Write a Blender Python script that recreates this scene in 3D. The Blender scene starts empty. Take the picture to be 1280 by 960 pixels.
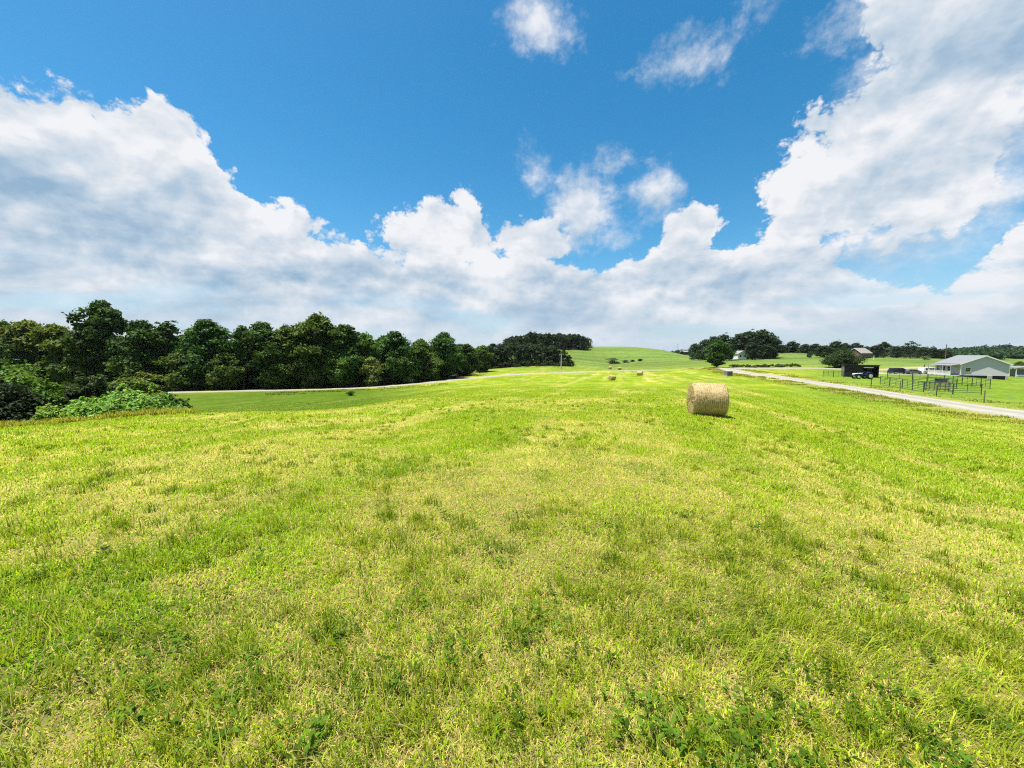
import bpy, bmesh, math, random
import numpy as np
from mathutils import Vector, Matrix

R = math.radians
D = bpy.data
S = bpy.context.scene
COL = S.collection

# ------------------------------------------------------------------ camera
F = 480.0                                   # focal length in photo pixels (1280 wide)
EYE = 1.6
PITCH = math.atan(37.0 / F)
cam = D.cameras.new('camera'); cam.sensor_width = 36.0; cam.lens = 36.0 * F / 1280.0
cam.clip_start = 0.05; cam.clip_end = 20000
cam_o = D.objects.new('camera', cam); COL.objects.link(cam_o)
cam_o.location = (0, 0, EYE); cam_o.rotation_euler = (R(90) - PITCH, 0, 0)
S.camera = cam_o

# ------------------------------------------------------------------ light
SUN = Vector((-0.27, 0.01, 0.963)).normalized()
sl = D.lights.new('sun', 'SUN'); sl.energy = 5.0; sl.angle = R(0.55); sl.color = (1.0, 0.955, 0.87)
so = D.objects.new('sun', sl); COL.objects.link(so); so.location = (0, 0, 60)
so.rotation_euler = SUN.to_track_quat('Z', 'Y').to_euler()
SKY_STRENGTH = 0.1
EXPOSURE = 1.0; DENOISE = False
S.view_settings.view_transform = 'Standard'; S.view_settings.look = 'None'
S.view_settings.gamma = 1.0; S.view_settings.exposure = EXPOSURE
S.view_settings.use_curve_mapping = False
S.cycles.max_bounces = 6; S.cycles.diffuse_bounces = 3; S.cycles.glossy_bounces = 2
S.cycles.transmission_bounces = 4; S.cycles.transparent_max_bounces = 6; S.cycles.volume_bounces = 0
S.cycles.filter_width = 1.15; S.cycles.caustics_reflective = False; S.cycles.caustics_refractive = False
S.cycles.use_denoising = DENOISE; S.cycles.denoiser = 'OPENIMAGEDENOISE'; S.cycles.denoising_prefilter = 'ACCURATE'; S.cycles.denoising_input_passes = 'RGB_ALBEDO_NORMAL'

def ray(px, py):
    """direction of a photo pixel, scaled to one metre along +y"""
    cx = (px - 640.0) / F; cy = (480.0 - py) / F
    c, s = math.cos(PITCH), math.sin(PITCH)
    d = Vector((cx, c + cy * s, -s + cy * c))
    return d / d.y
def azel(px, py):
    d = ray(px, py).normalized()
    return math.degrees(math.atan2(d.x, d.y)), math.degrees(math.asin(d.z))

# ------------------------------------------------------------------ node helper
class N:
    def __init__(self, tree): self.t = tree; self.n = tree.nodes; self.l = tree.links
    def __call__(self, typ, ins=(), **props):
        nd = self.n.new(typ)
        for k, v in props.items(): setattr(nd, k, v)
        for k, v in (ins.items() if isinstance(ins, dict) else enumerate(ins)):
            if v is None: continue
            if hasattr(v, 'node'): self.l.new(v, nd.inputs[k])
            else: nd.inputs[k].default_value = v
        return nd
    def m(self, op, a, b=None, c=None, clamp=False):
        return self('ShaderNodeMath', [a, b, c], operation=op, use_clamp=clamp).outputs[0]
    def vm(self, op, a, b=None, scale=None):
        nd = self('ShaderNodeVectorMath', [a, b], operation=op)
        if scale is not None:
            if hasattr(scale, 'node'): self.l.new(scale, nd.inputs['Scale'])
            else: nd.inputs['Scale'].default_value = scale
        return nd.outputs[0]
    def xyz(self, x, y, z=0.0): return self('ShaderNodeCombineXYZ', [x, y, z]).outputs[0]
    def ss(self, v, a, b, lo=0.0, hi=1.0):
        return self('ShaderNodeMapRange', [v, a, b, lo, hi], interpolation_type='SMOOTHSTEP').outputs[0]
    def lin(self, v, a, b, lo=0.0, hi=1.0):
        return self('ShaderNodeMapRange', [v, a, b, lo, hi]).outputs[0]
    def mix(self, f, a, b, mode='MIX'):
        nd = self.n.new('ShaderNodeMix'); nd.data_type = 'RGBA'; nd.blend_type = mode
        for s, v in ((nd.inputs[0], f), (nd.inputs[6], a), (nd.inputs[7], b)):
            if hasattr(v, 'node'): self.l.new(v, s)
            else: s.default_value = v if not isinstance(v, tuple) or len(v) == 4 else (*v, 1)
        return nd.outputs[2]
    def noise(self, vec, scale, detail=4, rough=0.55, dim='3D', lac=2.0):
        nd = self('ShaderNodeTexNoise', {'Vector': vec, 'Scale': scale, 'Detail': detail, 'Roughness': rough, 'Lacunarity': lac}, noise_dimensions=dim)
        return nd.outputs['Fac'], nd.outputs['Color']

def srgb(r, g, b):
    f = lambda c: (c / 255 / 12.92) if c <= 10 else ((c / 255 + 0.055) / 1.055) ** 2.4
    return (f(r), f(g), f(b))

# ------------------------------------------------------------------ sky: Nishita air and cumulus by direction
def build_sky():
    w = D.worlds.new('World'); S.world = w; w.use_nodes = True
    w.node_tree.nodes.clear(); n = N(w.node_tree)
    sky = n('ShaderNodeTexSky', sky_type='NISHITA', sun_disc=False, sun_elevation=math.asin(SUN.z),
            sun_rotation=math.atan2(SUN.x, SUN.y), air_density=1.0, dust_density=0.6, ozone_density=2.0, altitude=200)
    k = 1.0 / (SKY_STRENGTH * 2 ** EXPOSURE)            # display value -> sky value
    air = n('ShaderNodeHueSaturation', {'Hue': 0.486, 'Saturation': 1.40, 'Value': 0.80, 'Color': sky.outputs[0]}).outputs[0]
    d = n('ShaderNodeTexCoord').outputs['Generated']
    d = n.vm('NORMALIZE', d)
    sep = n('ShaderNodeSeparateXYZ', [d])
    x, y, z = sep.outputs
    az = n.m('MULTIPLY', n.m('ARCTAN2', x, y), 57.29578)
    el = n.m('MULTIPLY', n.m('ARCSINE', z), 57.29578)
    # flatten towards the horizon: clouds far away look smaller and layered
    elc = n.m('MAXIMUM', el, -2.0)
    ex = n.m('MULTIPLY', n.m('LOGARITHM', n.m('ADD', n.m('DIVIDE', elc, 6.0), 1.4), math.e), 8.0)
    # conformal map of the sky, so that puffs keep their round shape high up too
    den = n.m('DIVIDE', 114.6, n.m('MAXIMUM', n.m('ADD', y, 1.0), 0.2))
    ey = n.m('ADD', n.m('MULTIPLY', n.m('MULTIPLY', z, den), 0.9), ex)
    P = n.xyz(n.m('MULTIPLY', x, den), ey, 0.0)
    # domain warp
    _, wc = n.noise(P, 0.085, 6, 0.55, '2D')
    wv = n.vm('SUBTRACT', wc, (0.5, 0.5, 0.5))
    ws = n('ShaderNodeSeparateXYZ', [wv])
    azw = n.m('ADD', az, n.m('MULTIPLY', ws.outputs[0], 9.0))
    elw = n.m('ADD', el, n.m('MULTIPLY', ws.outputs[1], 6.5))
    # billows, sampled here and again a little towards the sun for the light and shade of the puffs
    def billow(vec, det=4.0, rough=0.62):
        v = n('ShaderNodeTexVoronoi', {'Vector': vec, 'Scale': 0.16, 'Detail': det, 'Roughness': rough, 'Lacunarity': 2.3, 'Smoothness': 0.25, 'Randomness': 1.0},
              voronoi_dimensions='2D', feature='SMOOTH_F1', normalize=True)
        return n.m('SUBTRACT', 0.31, v.outputs['Distance'])
    Pw = n.vm('ADD', P, n.vm('SCALE', wv, scale=4.5))
    b0 = billow(Pw)
    s0 = billow(Pw, 3.0, 0.45)
    s1 = billow(n.vm('ADD', Pw, (-0.5, 1.7, 0.0)), 3.0, 0.45)
    # --- shapes, all as degrees inside the outline
    pts = [(-60, 98), (0, 98), (45, 94), (90, 112), (140, 132), (178, 112), (205, 136), (235, 152), (262, 186), (300, 208), (322, 240), (350, 262),
           (372, 258), (395, 278), (430, 296), (455, 296), (478, 312), (510, 318), (560, 322), (640, 316), (690, 318), (740, 326), (775, 332), (800, 318), (826, 306),
           (850, 300), (880, 290), (905, 290), (930, 298), (965, 286), (1000, 292), (1060, 312), (1110, 332), (1160, 340), (1215, 345), (1240, 330), (1265, 302), (1285, 290), (1340, 270)]
    fc = n('ShaderNodeFloatCurve', [1.0, n.lin(azw, -60.0, 60.0)])
    cv = fc.mapping.curves[0]
    pp = []
    for px, py in pts:
        a, e = azel(px, py); pp.append(((a + 60) / 120.0, e / 50.0))
    pp = [(0.0, pp[0][1])] + [p for p in pp if 0.002 < p[0] < 0.998] + [(1.0, pp[-1][1])]
    cv.points[0].location = pp[0]; cv.points[1].location = pp[-1]
    for p in pp[1:-1]: cv.points.new(*p)
    for p in cv.points: p.handle_type = 'AUTO'
    fc.mapping.update()
    bank = n.m('SUBTRACT', n.m('MULTIPLY', fc.outputs[0], 50.0), elw)
    def ell(px, py, rx, ry, rot=0.0, A=None, E=None):
        a, e = azel(px, py)
        a2, _ = azel(px + rx, py); a0, _ = azel(px - rx, py); _, e2 = azel(px, py - ry); _, e0 = azel(px, py + ry)
        ra, re = abs(a2 - a0) / 2, abs(e2 - e0) / 2
        u = n.m('SUBTRACT', A or azw, a); v = n.m('SUBTRACT', E or elw, e)
        if rot:
            c, s = math.cos(R(rot)), math.sin(R(rot))
            u, v = n.m('ADD', n.m('MULTIPLY', u, c), n.m('MULTIPLY', v, s)), n.m('SUBTRACT', n.m('MULTIPLY', v, c), n.m('MULTIPLY', u, s))
        q = n('ShaderNodeVectorMath', [n.xyz(n.m('DIVIDE', u, ra), n.m('DIVIDE', v, re), 0.0)], operation='LENGTH').outputs['Value']
        return n.m('MULTIPLY', n.m('SUBTRACT', 1.0, q), min(ra, re))
    def mx(*v):
        o = v[0]
        for q in v[1:]: o = n.m('SMOOTH_MAX', o, q, 1.0)
        return o
    # crisp cumulus
    crisp = mx(bank,
               ell(560, 300, 95, 44), ell(592, 262, 22, 26), ell(520, 290, 48, 22), ell(655, 300, 45, 28),
               ell(1070, 215, 105, 80, 12), ell(1010, 190, 34, 44), ell(990, 262, 55, 55), ell(1150, 100, 70, 76), ell(1205, 60, 105, 110), ell(1140, 14, 70, 60), ell(1180, 200, 90, 95), ell(862, 292, 34, 32),
               ell(1030, 165, 30, 22))
    # thin, ragged clouds
    azt = n.m('ADD', az, n.m('MULTIPLY', ws.outputs[0], 3.2)); elt = n.m('ADD', el, n.m('MULTIPLY', ws.outputs[1], 3.0))
    thin = mx(ell(724, 262, 44, 54, -20, A=azt, E=elt), ell(668, 208, 16, 30, 25, A=azt, E=elt), ell(764, 203, 22, 20, A=azt, E=elt), ell(818, 246, 30, 40, 25, A=azt, E=elt), ell(672, 26, 42, 44, -10, A=azt, E=elt), ell(845, 82, 44, 21, A=azt, E=elt), ell(862, 64, 34, 24, A=azt, E=elt),
              ell(906, 76, 12, 14, A=azt, E=elt), ell(962, 0, 22, 14, A=azt, E=elt), ell(1090, 22, 66, 34, A=azt, E=elt), ell(1200, 40, 130, 70, A=azt, E=elt), ell(1270, 235, 60, 22, 12, A=azt, E=elt), ell(770, 296, 26, 12, A=azt, E=elt))
    soft = mx(ell(1205, 120, 165, 185), ell(1290, 60, 150, 130), ell(1250, 225, 90, 75), ell(1120, 290, 150, 50))
    fine, _ = n.noise(P, 0.5, 7, 0.62, '2D')
    fine0 = n.m('SUBTRACT', fine, 0.5)
    dc = n.m('ADD', n.m('ADD', crisp, n.m('MULTIPLY', b0, 6.6)), n.m('MULTIPLY', fine0, 2.4))
    dt = n.m('ADD', n.m('ADD', thin, n.m('MULTIPLY', b0, 5.0)), n.m('MULTIPLY', fine0, 3.4))
    ds = n.m('ADD', n.m('ADD', soft, n.m('MULTIPLY', b0, 5.0)), n.m('MULTIPLY', fine0, 5.0))
    a_c = n.ss(dc, -0.15, 0.85)
    a_t = n.m('MULTIPLY', n.ss(dt, -1.0, 3.4), 0.93)
    a_s = n.m('MULTIPLY', n.ss(ds, -2.5, 6.0), 0.86)
    inv = n.m('MULTIPLY', n.m('MULTIPLY', n.m('SUBTRACT', 1.0, a_c), n.m('SUBTRACT', 1.0, a_t)), n.m('SUBTRACT', 1.0, a_s))
    alpha = n.m('SUBTRACT', 1.0, inv)
    # blue gaps and thin streaks low in the bank
    streak, _ = n.noise(n.xyz(n.m('MULTIPLY', az, 0.35), n.m('MULTIPLY', ey, 1.5), 3.0), 0.16, 5, 0.55, '2D')
    low = n.ss(el, 2.0, 11.0, 1.0, 0.0)
    alpha = n.m('MULTIPLY', alpha, n.m('SUBTRACT', 1.0, n.m('MULTIPLY', low, n.ss(streak, 0.46, 0.66, 0.0, 0.7))))
    # light and shade
    lit = n.m('MULTIPLY', n.m('SUBTRACT', s0, s1), 2.2)
    big, _ = n.noise(n.xyz(az, n.m('MULTIPLY', ey, 1.7), 7.0), 0.075, 6, 0.55, '2D')
    shade = n.m('ADD', n.m('ADD', 0.64, n.m('MULTIPLY', lit, 0.60)), n.m('MULTIPLY', n.m('SUBTRACT', big, 0.5), 1.7))
    depth = n.ss(n.m('MAXIMUM', dc, dt), 0.5, 8.0, 0.22, -0.06)
    shade = n.m('ADD', shade, depth)
    dark = mx(ell(190, 318, 210, 34, 0), ell(60, 330, 150, 22), ell(20, 230, 90, 60), ell(560, 345, 80, 14), ell(840, 360, 80, 14), ell(1215, 90, 150, 130), ell(1150, 30, 120, 60), ell(1100, 250, 120, 26, 12), ell(380, 345, 90, 16))
    shade = n.m('SUBTRACT', shade, n.ss(n.m('ADD', dark, n.m('MULTIPLY', fine0, 4.0)), -3.0, 6.0, 0.0, 0.36))
    ramp = n('ShaderNodeValToRGB', [shade])
    el_ = ramp.color_ramp.elements
    for p, c in ((0.0, (150, 181, 209)), (0.35, (182, 203, 222)), (0.7, (216, 225, 235)), (1.0, (243, 244, 248))):
        e = el_.new(p) if p not in (0.0, 1.0) else el_[0 if p == 0 else -1]
        e.position = p; e.color = (*srgb(*c), 1)
    cl = n.vm('SCALE', ramp.outputs[0], scale=k)
    # pale milky air low down
    hz = n.ss(el, -1.0, 13.0, 0.80, 0.0)
    hazec = n.mix(hz, air, tuple(v * k for v in srgb(178, 207, 229)))
    cl = n.mix(n.ss(el, -1.0, 10.0, 0.78, 0.0), cl, tuple(v * k for v in srgb(206, 221, 234)))
    out = n.mix(alpha, hazec, cl)
    bg = n('ShaderNodeBackground', [out, SKY_STRENGTH])
    n.l.new(bg.outputs[0], n('ShaderNodeOutputWorld').inputs[0])
build_sky()

# ------------------------------------------------------------------ numpy noise
def _hash(ix, iy, seed):
    h = (ix.astype(np.int64) * 374761393 + iy.astype(np.int64) * 668265263 + seed * 1442695041) & 0xFFFFFFFF
    h = ((h ^ (h >> 13)) * 1274126177) & 0xFFFFFFFF
    return ((h ^ (h >> 16)) & 0xFFFF) / 65535.0
def vnoise(x, y, seed=0):
    x = np.asarray(x, float); y = np.asarray(y, float)
    ix = np.floor(x); iy = np.floor(y); fx = x - ix; fy = y - iy
    fx = fx * fx * (3 - 2 * fx); fy = fy * fy * (3 - 2 * fy)
    a = _hash(ix, iy, seed); b = _hash(ix + 1, iy, seed); c = _hash(ix, iy + 1, seed); d = _hash(ix + 1, iy + 1, seed)
    return (a * (1 - fx) + b * fx) * (1 - fy) + (c * (1 - fx) + d * fx) * fy
def fbm(x, y, seed=0, o=4, g=0.5):
    s = 0; a = 1; t = 0
    for i in range(o):
        s = s + a * vnoise(x * 2 ** i + 17.3 * i, y * 2 ** i - 9.1 * i, seed + i); t += a; a *= g
    return s / t
def sstep(v, a, b):
    t = np.clip((v - a) / (b - a), 0, 1); return t * t * (3 - 2 * t)

# ------------------------------------------------------------------ terrain: a smooth sheet through surveyed points
PZ = [(0, 3, -.05), (640, 3, -.04), (1280, 3, -.25), (0, 7, -.25), (320, 7, -.18), (640, 7, -.2), (960, 7, -.35), (1280, 7, -.9),
      (640, 15, -.62), (320, 13, -.6), (0, 12, -.8), (1100, 15, -1.5), (1280, 13, -2.0)]
PP = [(884, 519.5, 15),
      (1280, 536, 24.5), (1280, 518, 31.6), (1280, 503, 40), (1200, 521, 30.5), (1200, 507, 38), (1200, 490, 52), (1100, 501, 41), (1100, 491, 50), (1100, 478, 68),
      (1000, 486, 54), (1000, 476, 72), (1000, 468, 90), (930, 467, 100), (930, 474, 75), (930, 490, 42), (884, 500, 25), (884, 485, 50), (884, 471, 90), (905, 464, 115),
      (1075, 473.5, 80), (1040, 473.5, 80), (1200, 470.5, 94), (1262, 475.5, 89), (1280, 474, 95), (1180, 470, 106), (1050, 461.5, 130), (960, 460.5, 138), (1130, 468, 108), (1160, 468, 106),
      (1000, 450, 190), (1000, 441.5, 260), (1100, 449, 220), (1180, 449, 260), (1060, 449, 240), (1280, 462, 150), (1280, 452, 260), (1230, 439, 430), (1150, 444, 430), (1000, 441, 420),
      (930, 449, 215), (965, 447.5, 225), (870, 447, 250), (895, 459.5, 130),
      (640, 500.5, 25), (640, 490.5, 42), (640, 481, 70), (640, 474.5, 105), (640, 468.5, 128), (640, 461, 165), (640, 457, 190),
      (765, 475.3, 95), (799, 469.3, 115), (770, 490, 42), (770, 481.5, 70), (780, 463.5, 150), (700, 466.3, 140), (850, 461.8, 148), (560, 476, 108), (440, 485.5, 88), (300, 488.8, 79),
      (200, 491, 76), (0, 495, 76), (300, 485, 100), (440, 481, 110), (560, 470, 135), (200, 486, 100), (0, 486, 100),
      (300, 531, 13), (300, 515.5, 18), (300, 526, 30), (300, 511, 45), (300, 499, 60), (430, 530, 14), (430, 511.5, 20), (430, 518, 32), (430, 505, 48), (430, 493, 66),
      (500, 500.5, 28), (500, 503, 42), (500, 494, 60), (545, 489, 50), (545, 486, 75), (200, 519, 18), (200, 540, 11.5), (200, 522, 32), (200, 502, 58),
      (100, 529, 17), (0, 537, 17), (0, 520, 40), (100, 520, 40),
      (640, 435.5, 300), (735, 433.8, 310), (790, 433.8, 310), (830, 438, 310), (860, 444.5, 300), (760, 452, 240), (800, 452, 235), (700, 457, 190), (600, 452, 240), (560, 448, 330),
      (640, 441, 420), (760, 441, 430), (850, 447, 420), (300, 470, 170), (0, 470, 170), (300, 458, 400), (0, 458, 400)]
ctrl = []
for px, Y, z in PZ: ctrl.append((*(ray(px, 500) * Y).xy, z))
for px, py, Y in PP:
    p = ray(px, py) * Y; ctrl.append((p.x, p.y, EYE + p.z))
for a in range(-70, 71, 28):
    for r, z in ((900, -5.0), (3000, -8.0)):
        ctrl.append((r * math.sin(R(a)), r * math.cos(R(a)), z))
for a in (-180, -140, -100, -70, 70, 100, 140, 180):
    for r in (1.5, 5, 18, 70, 300, 1500):
        tilt = -0.03 if abs(a) < 101 else 0.0
        ctrl.append((r * math.sin(R(a)), r * math.cos(R(a)), max(-5.5, tilt * r) if r < 1000 else -6))
for a in (-40, 0, 40): ctrl.append((1.3 * math.sin(R(a)), 1.3 * math.cos(R(a)), 0.0))
ctrl = np.array(ctrl, float)
def _uv(x, y):
    return np.stack([np.arctan2(x, y) * 1.8, np.log(np.hypot(x, y) + 0.6)], -1)
CU = _uv(ctrl[:, 0], ctrl[:, 1])
def _k(r2): return 0.5 * r2 * np.log(r2 + 1e-12)
n_ = len(CU)
K = _k(((CU[:, None] - CU[None]) ** 2).sum(-1)) + np.eye(n_) * 2e-4
Pm = np.hstack([np.ones((n_, 1)), CU])
A_ = np.zeros((n_ + 3, n_ + 3)); A_[:n_, :n_] = K; A_[:n_, n_:] = Pm; A_[n_:, :n_] = Pm.T
W_ = np.linalg.solve(A_, np.concatenate([ctrl[:, 2], np.zeros(3)]))
def height(x, y):
    x = np.atleast_1d(np.asarray(x, float)); y = np.atleast_1d(np.asarray(y, float))
    out = np.empty(len(x))
    for i in range(0, len(x), 40000):
        u = _uv(x[i:i + 40000], y[i:i + 40000])
        r2 = ((u[:, None] - CU[None]) ** 2).sum(-1)
        out[i:i + 40000] = _k(r2) @ W_[:n_] + W_[n_] + u @ W_[n_ + 1:]
    return out + 0.04 * (fbm(x / 3.0, y / 3.0, 5, 3) - 0.5) * np.clip(np.hypot(x, y) / 8, 0, 1)
def gz(x, y): return float(height([x], [y])[0])
def at(px, Y, dz=0.0):
    d = ray(px, 480) * Y
    return Vector((d.x, d.y, gz(d.x, d.y) + dz))
def topz(px, py, Y): return EYE + (ray(px, py) * Y).z

# ------------------------------------------------------------------ roads (centre lines as photo column and distance)
def line(pts, step=2.0):
    P = [np.array((ray(px, 480) * Y).xy) for px, Y in pts]
    P = [2 * P[0] - P[1]] + P + [2 * P[-1] - P[-2]]
    out = []
    for i in range(1, len(P) - 2):
        m = max(2, int(np.linalg.norm(P[i + 1] - P[i]) / step))
        for j in range(m):
            t = j / m; a, b, c, d = P[i - 1], P[i], P[i + 1], P[i + 2]
            out.append(0.5 * ((2 * b) + (c - a) * t + (2 * a - 5 * b + 4 * c - d) * t ** 2 + (3 * b - a - 3 * c + d) * t ** 3))
    out.append(P[-2]); return np.array(out)
ROAD_NEAR = line([(1420, 24.5), (1350, 27.5), (1280, 31.8), (1200, 38.2), (1100, 50.3), (1000, 72.5), (950, 91), (920, 112), (905, 125), (880, 142)])
ROAD_FAR = line([(905, 128), (870, 143), (840, 150), (780, 151), (700, 140.5), (640, 128.5), (560, 108.5), (440, 88.5), (300, 79.5), (200, 76.5), (60, 76)])
ROAD_SIDE = line([(915, 122), (945, 132), (990, 137), (1050, 131), (1090, 118), (1115, 106.5), (1140, 104), (1172, 103)])
TRACK = line([(1085, 128), (1110, 134), (1130, 142), (1160, 150)])
ROADS = [(ROAD_NEAR, 4.6), (ROAD_FAR, 4.6), (ROAD_SIDE, 4.2), (TRACK, 3.4)]
def road_dist(x, y):
    d = np.full(len(x), 1e9)
    for L, w in ROADS:
        for i in range(0, len(L), 2):
            d = np.minimum(d, np.hypot(x - L[i, 0], y - L[i, 1]) - w / 2)
    return d

# ------------------------------------------------------------------ what grows where (colour of the plants themselves)
def px_of(x, y): return 640 + F * x / np.maximum(y, 0.05)
SPOTS = []
for px, py, rx, ry, amp in [(160, 690, .55, .28, .30), (275, 638, .7, .35, .26), (90, 705, .4, .25, .22), (245, 752, .25, .15, .22), (500, 900, .45, .5, .16), (600, 800, .5, .6, .12), (700, 860, .4, .4, .13),
                            (480, 680, .6, 1.2, .10), (340, 575, 1.2, 3.0, .14), (600, 580, 2.2, 1.6, .13), (1255, 609, 1.6, .30, .40), (1010, 690, .9, .8, .10), (150, 900, .4, .25, .22), (880, 800, .5, .5, .08), (60, 930, .4, .3, .2), (700, 480, 16, 6, .10), (560, 620, .8, 1.0, .1)]:
    d_ = ray(px, py); t_ = (-.15 - EYE) / d_.z; SPOTS.append((d_.x * t_, d_.y * t_, rx, ry, amp))
def bare_mask(x, y):
    return sstep(fbm(x / .16, y / .16, 133, 3), .62, .74) * sstep(fbm(x / 2.2, y / 2.2, 134, 2), .40, .60) * .8 * sstep(np.hypot(x, y), 11, 6)
def straw_mask(x, y):
    s = (x - 0.27 * y) / 1.036; t = (y + 0.27 * x) / 1.036
    r = np.hypot(x, y)
    s2 = s + 0.7 * (fbm(x / 9, y / 9, 40, 2) - .5)
    stripes = fbm(s2 / 1.5, t / 22, 11, 3)
    patch = fbm(x / 2.2, y / 2.2, 21, 4)
    small = fbm(x / 0.45, y / 0.45, 31, 3)
    m = 0.60 * stripes + 0.36 * patch + 0.44 * small
    near = np.exp(-(np.hypot((x + 0.5), y) / 9.0) ** 2)
    left = sstep(-x / (y + 2), -0.1, 0.6)
    m = m + 0.20 * near + 0.03 * left + 0.055 * np.sin(6.283 * s2 / 3.4) * sstep(r, 5, 14) - 0.675 - 0.06 * sstep(r, 8, 40)
    wob = fbm(x / .6, y / .6, 12, 3) - .5
    for sx, sy, rx, ry, amp in SPOTS: m = m + amp * sstep(np.hypot((x - sx) / rx, (y - sy) / ry) + wob * 1.4, 1.5, .3)
    return np.clip(sstep(m, -0.06, 0.30), 0, 1)
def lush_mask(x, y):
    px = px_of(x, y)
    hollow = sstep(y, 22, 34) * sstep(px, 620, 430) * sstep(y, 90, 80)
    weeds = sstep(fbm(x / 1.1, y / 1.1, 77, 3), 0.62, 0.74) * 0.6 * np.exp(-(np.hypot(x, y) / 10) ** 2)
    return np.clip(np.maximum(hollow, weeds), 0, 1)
def wood_edge(px): return np.interp(px, [0, 300, 440, 500, 560, 600], [80.5, 83.5, 93, 101, 114, 130])
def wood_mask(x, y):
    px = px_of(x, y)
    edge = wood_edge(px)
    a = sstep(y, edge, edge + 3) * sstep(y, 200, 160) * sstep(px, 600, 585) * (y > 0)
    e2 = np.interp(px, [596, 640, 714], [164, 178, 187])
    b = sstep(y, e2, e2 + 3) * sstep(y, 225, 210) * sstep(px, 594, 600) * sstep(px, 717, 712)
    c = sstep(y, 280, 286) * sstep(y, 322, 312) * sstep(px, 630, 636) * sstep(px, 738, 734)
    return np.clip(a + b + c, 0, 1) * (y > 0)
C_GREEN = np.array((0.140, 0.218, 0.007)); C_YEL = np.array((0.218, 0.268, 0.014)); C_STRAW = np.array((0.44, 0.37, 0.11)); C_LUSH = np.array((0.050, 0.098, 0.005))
C_FAR = np.array((0.108, 0.162, 0.032)); C_DRY = np.array((0.30, 0.25, 0.085))
def plant_colour(x, y):
    s = straw_mask(x, y)[:, None]; l = lush_mask(x, y)[:, None]; r = np.hypot(x, y)
    v = fbm(x / 5, y / 5, 91, 4)[:, None]
    c = C_GREEN + (C_YEL - C_GREEN) * sstep(v, 0.3, 0.7)
    c = c * 0.95 + (C_STRAW - c) * s * 0.75
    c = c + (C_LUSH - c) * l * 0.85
    px = px_of(x, y)
    lawn = (sstep(px, 960, 1060) * sstep(y, 28, 40) * sstep(y, 150, 120) * (0.55 + 0.45 * fbm(x / 7, y / 7, 29, 3)))[:, None]
    c = c + (np.array((0.105, 0.185, 0.014)) - c) * lawn
    far = (sstep(r, 120, 240))[:, None]
    c = c + (C_FAR * (0.62 + 0.75 * fbm(x / 40, y / 12, 63, 5)[:, None] + .12 * np.sin(y / 2.2 + 6 * fbm(x / 60, y / 60, 64, 2))[:, None]) - c) * far
    return c

def add_attr(me, name, data, alpha=1.0):
    a = me.attributes.new(name, 'FLOAT_COLOR', 'POINT')
    d = np.ones((len(data), 4), np.float32); d[:, :3] = data; d[:, 3] = alpha
    a.data.foreach_set('color', d.ravel())
def mesh_np(name, verts, faces_list):
    """faces_list: list of integer arrays (n,k)"""
    me = D.meshes.new(name)
    me.vertices.add(len(verts)); me.vertices.foreach_set('co', np.asarray(verts, np.float32).ravel())
    nl = sum(f.size for f in faces_list); npoly = sum(len(f) for f in faces_list)
    me.loops.add(nl); me.polygons.add(npoly)
    me.loops.foreach_set('vertex_index', np.concatenate([f.ravel() for f in faces_list]).astype(np.int32))
    tot = np.concatenate([np.full(len(f), f.shape[1]) for f in faces_list]).astype(np.int32)
    st = np.concatenate([[0], np.cumsum(tot)[:-1]]).astype(np.int32)
    me.polygons.foreach_set('loop_start', st)
    me.update(calc_edges=True); me.validate(); return me
def link(name, me, mat=None, parent=None):
    o = D.objects.new(name, me); COL.objects.link(o)
    if mat is not None and not me.materials: me.materials.append(mat)
    if parent is not None: o.parent = parent
    return o
def tag(o, label=None, cat=None, group=None, kind=None):
    for k, v in (('label', label), ('category', cat), ('group', group), ('kind', kind)):
        if v: o[k] = v
    return o
def empty(name, loc, rz=0.0, sc=1.0):
    o = D.objects.new(name, None); COL.objects.link(o); o.empty_display_size = 0.3
    o.location = loc; o.rotation_euler = (0, 0, rz); o.scale = (sc, sc, sc); return o

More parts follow.
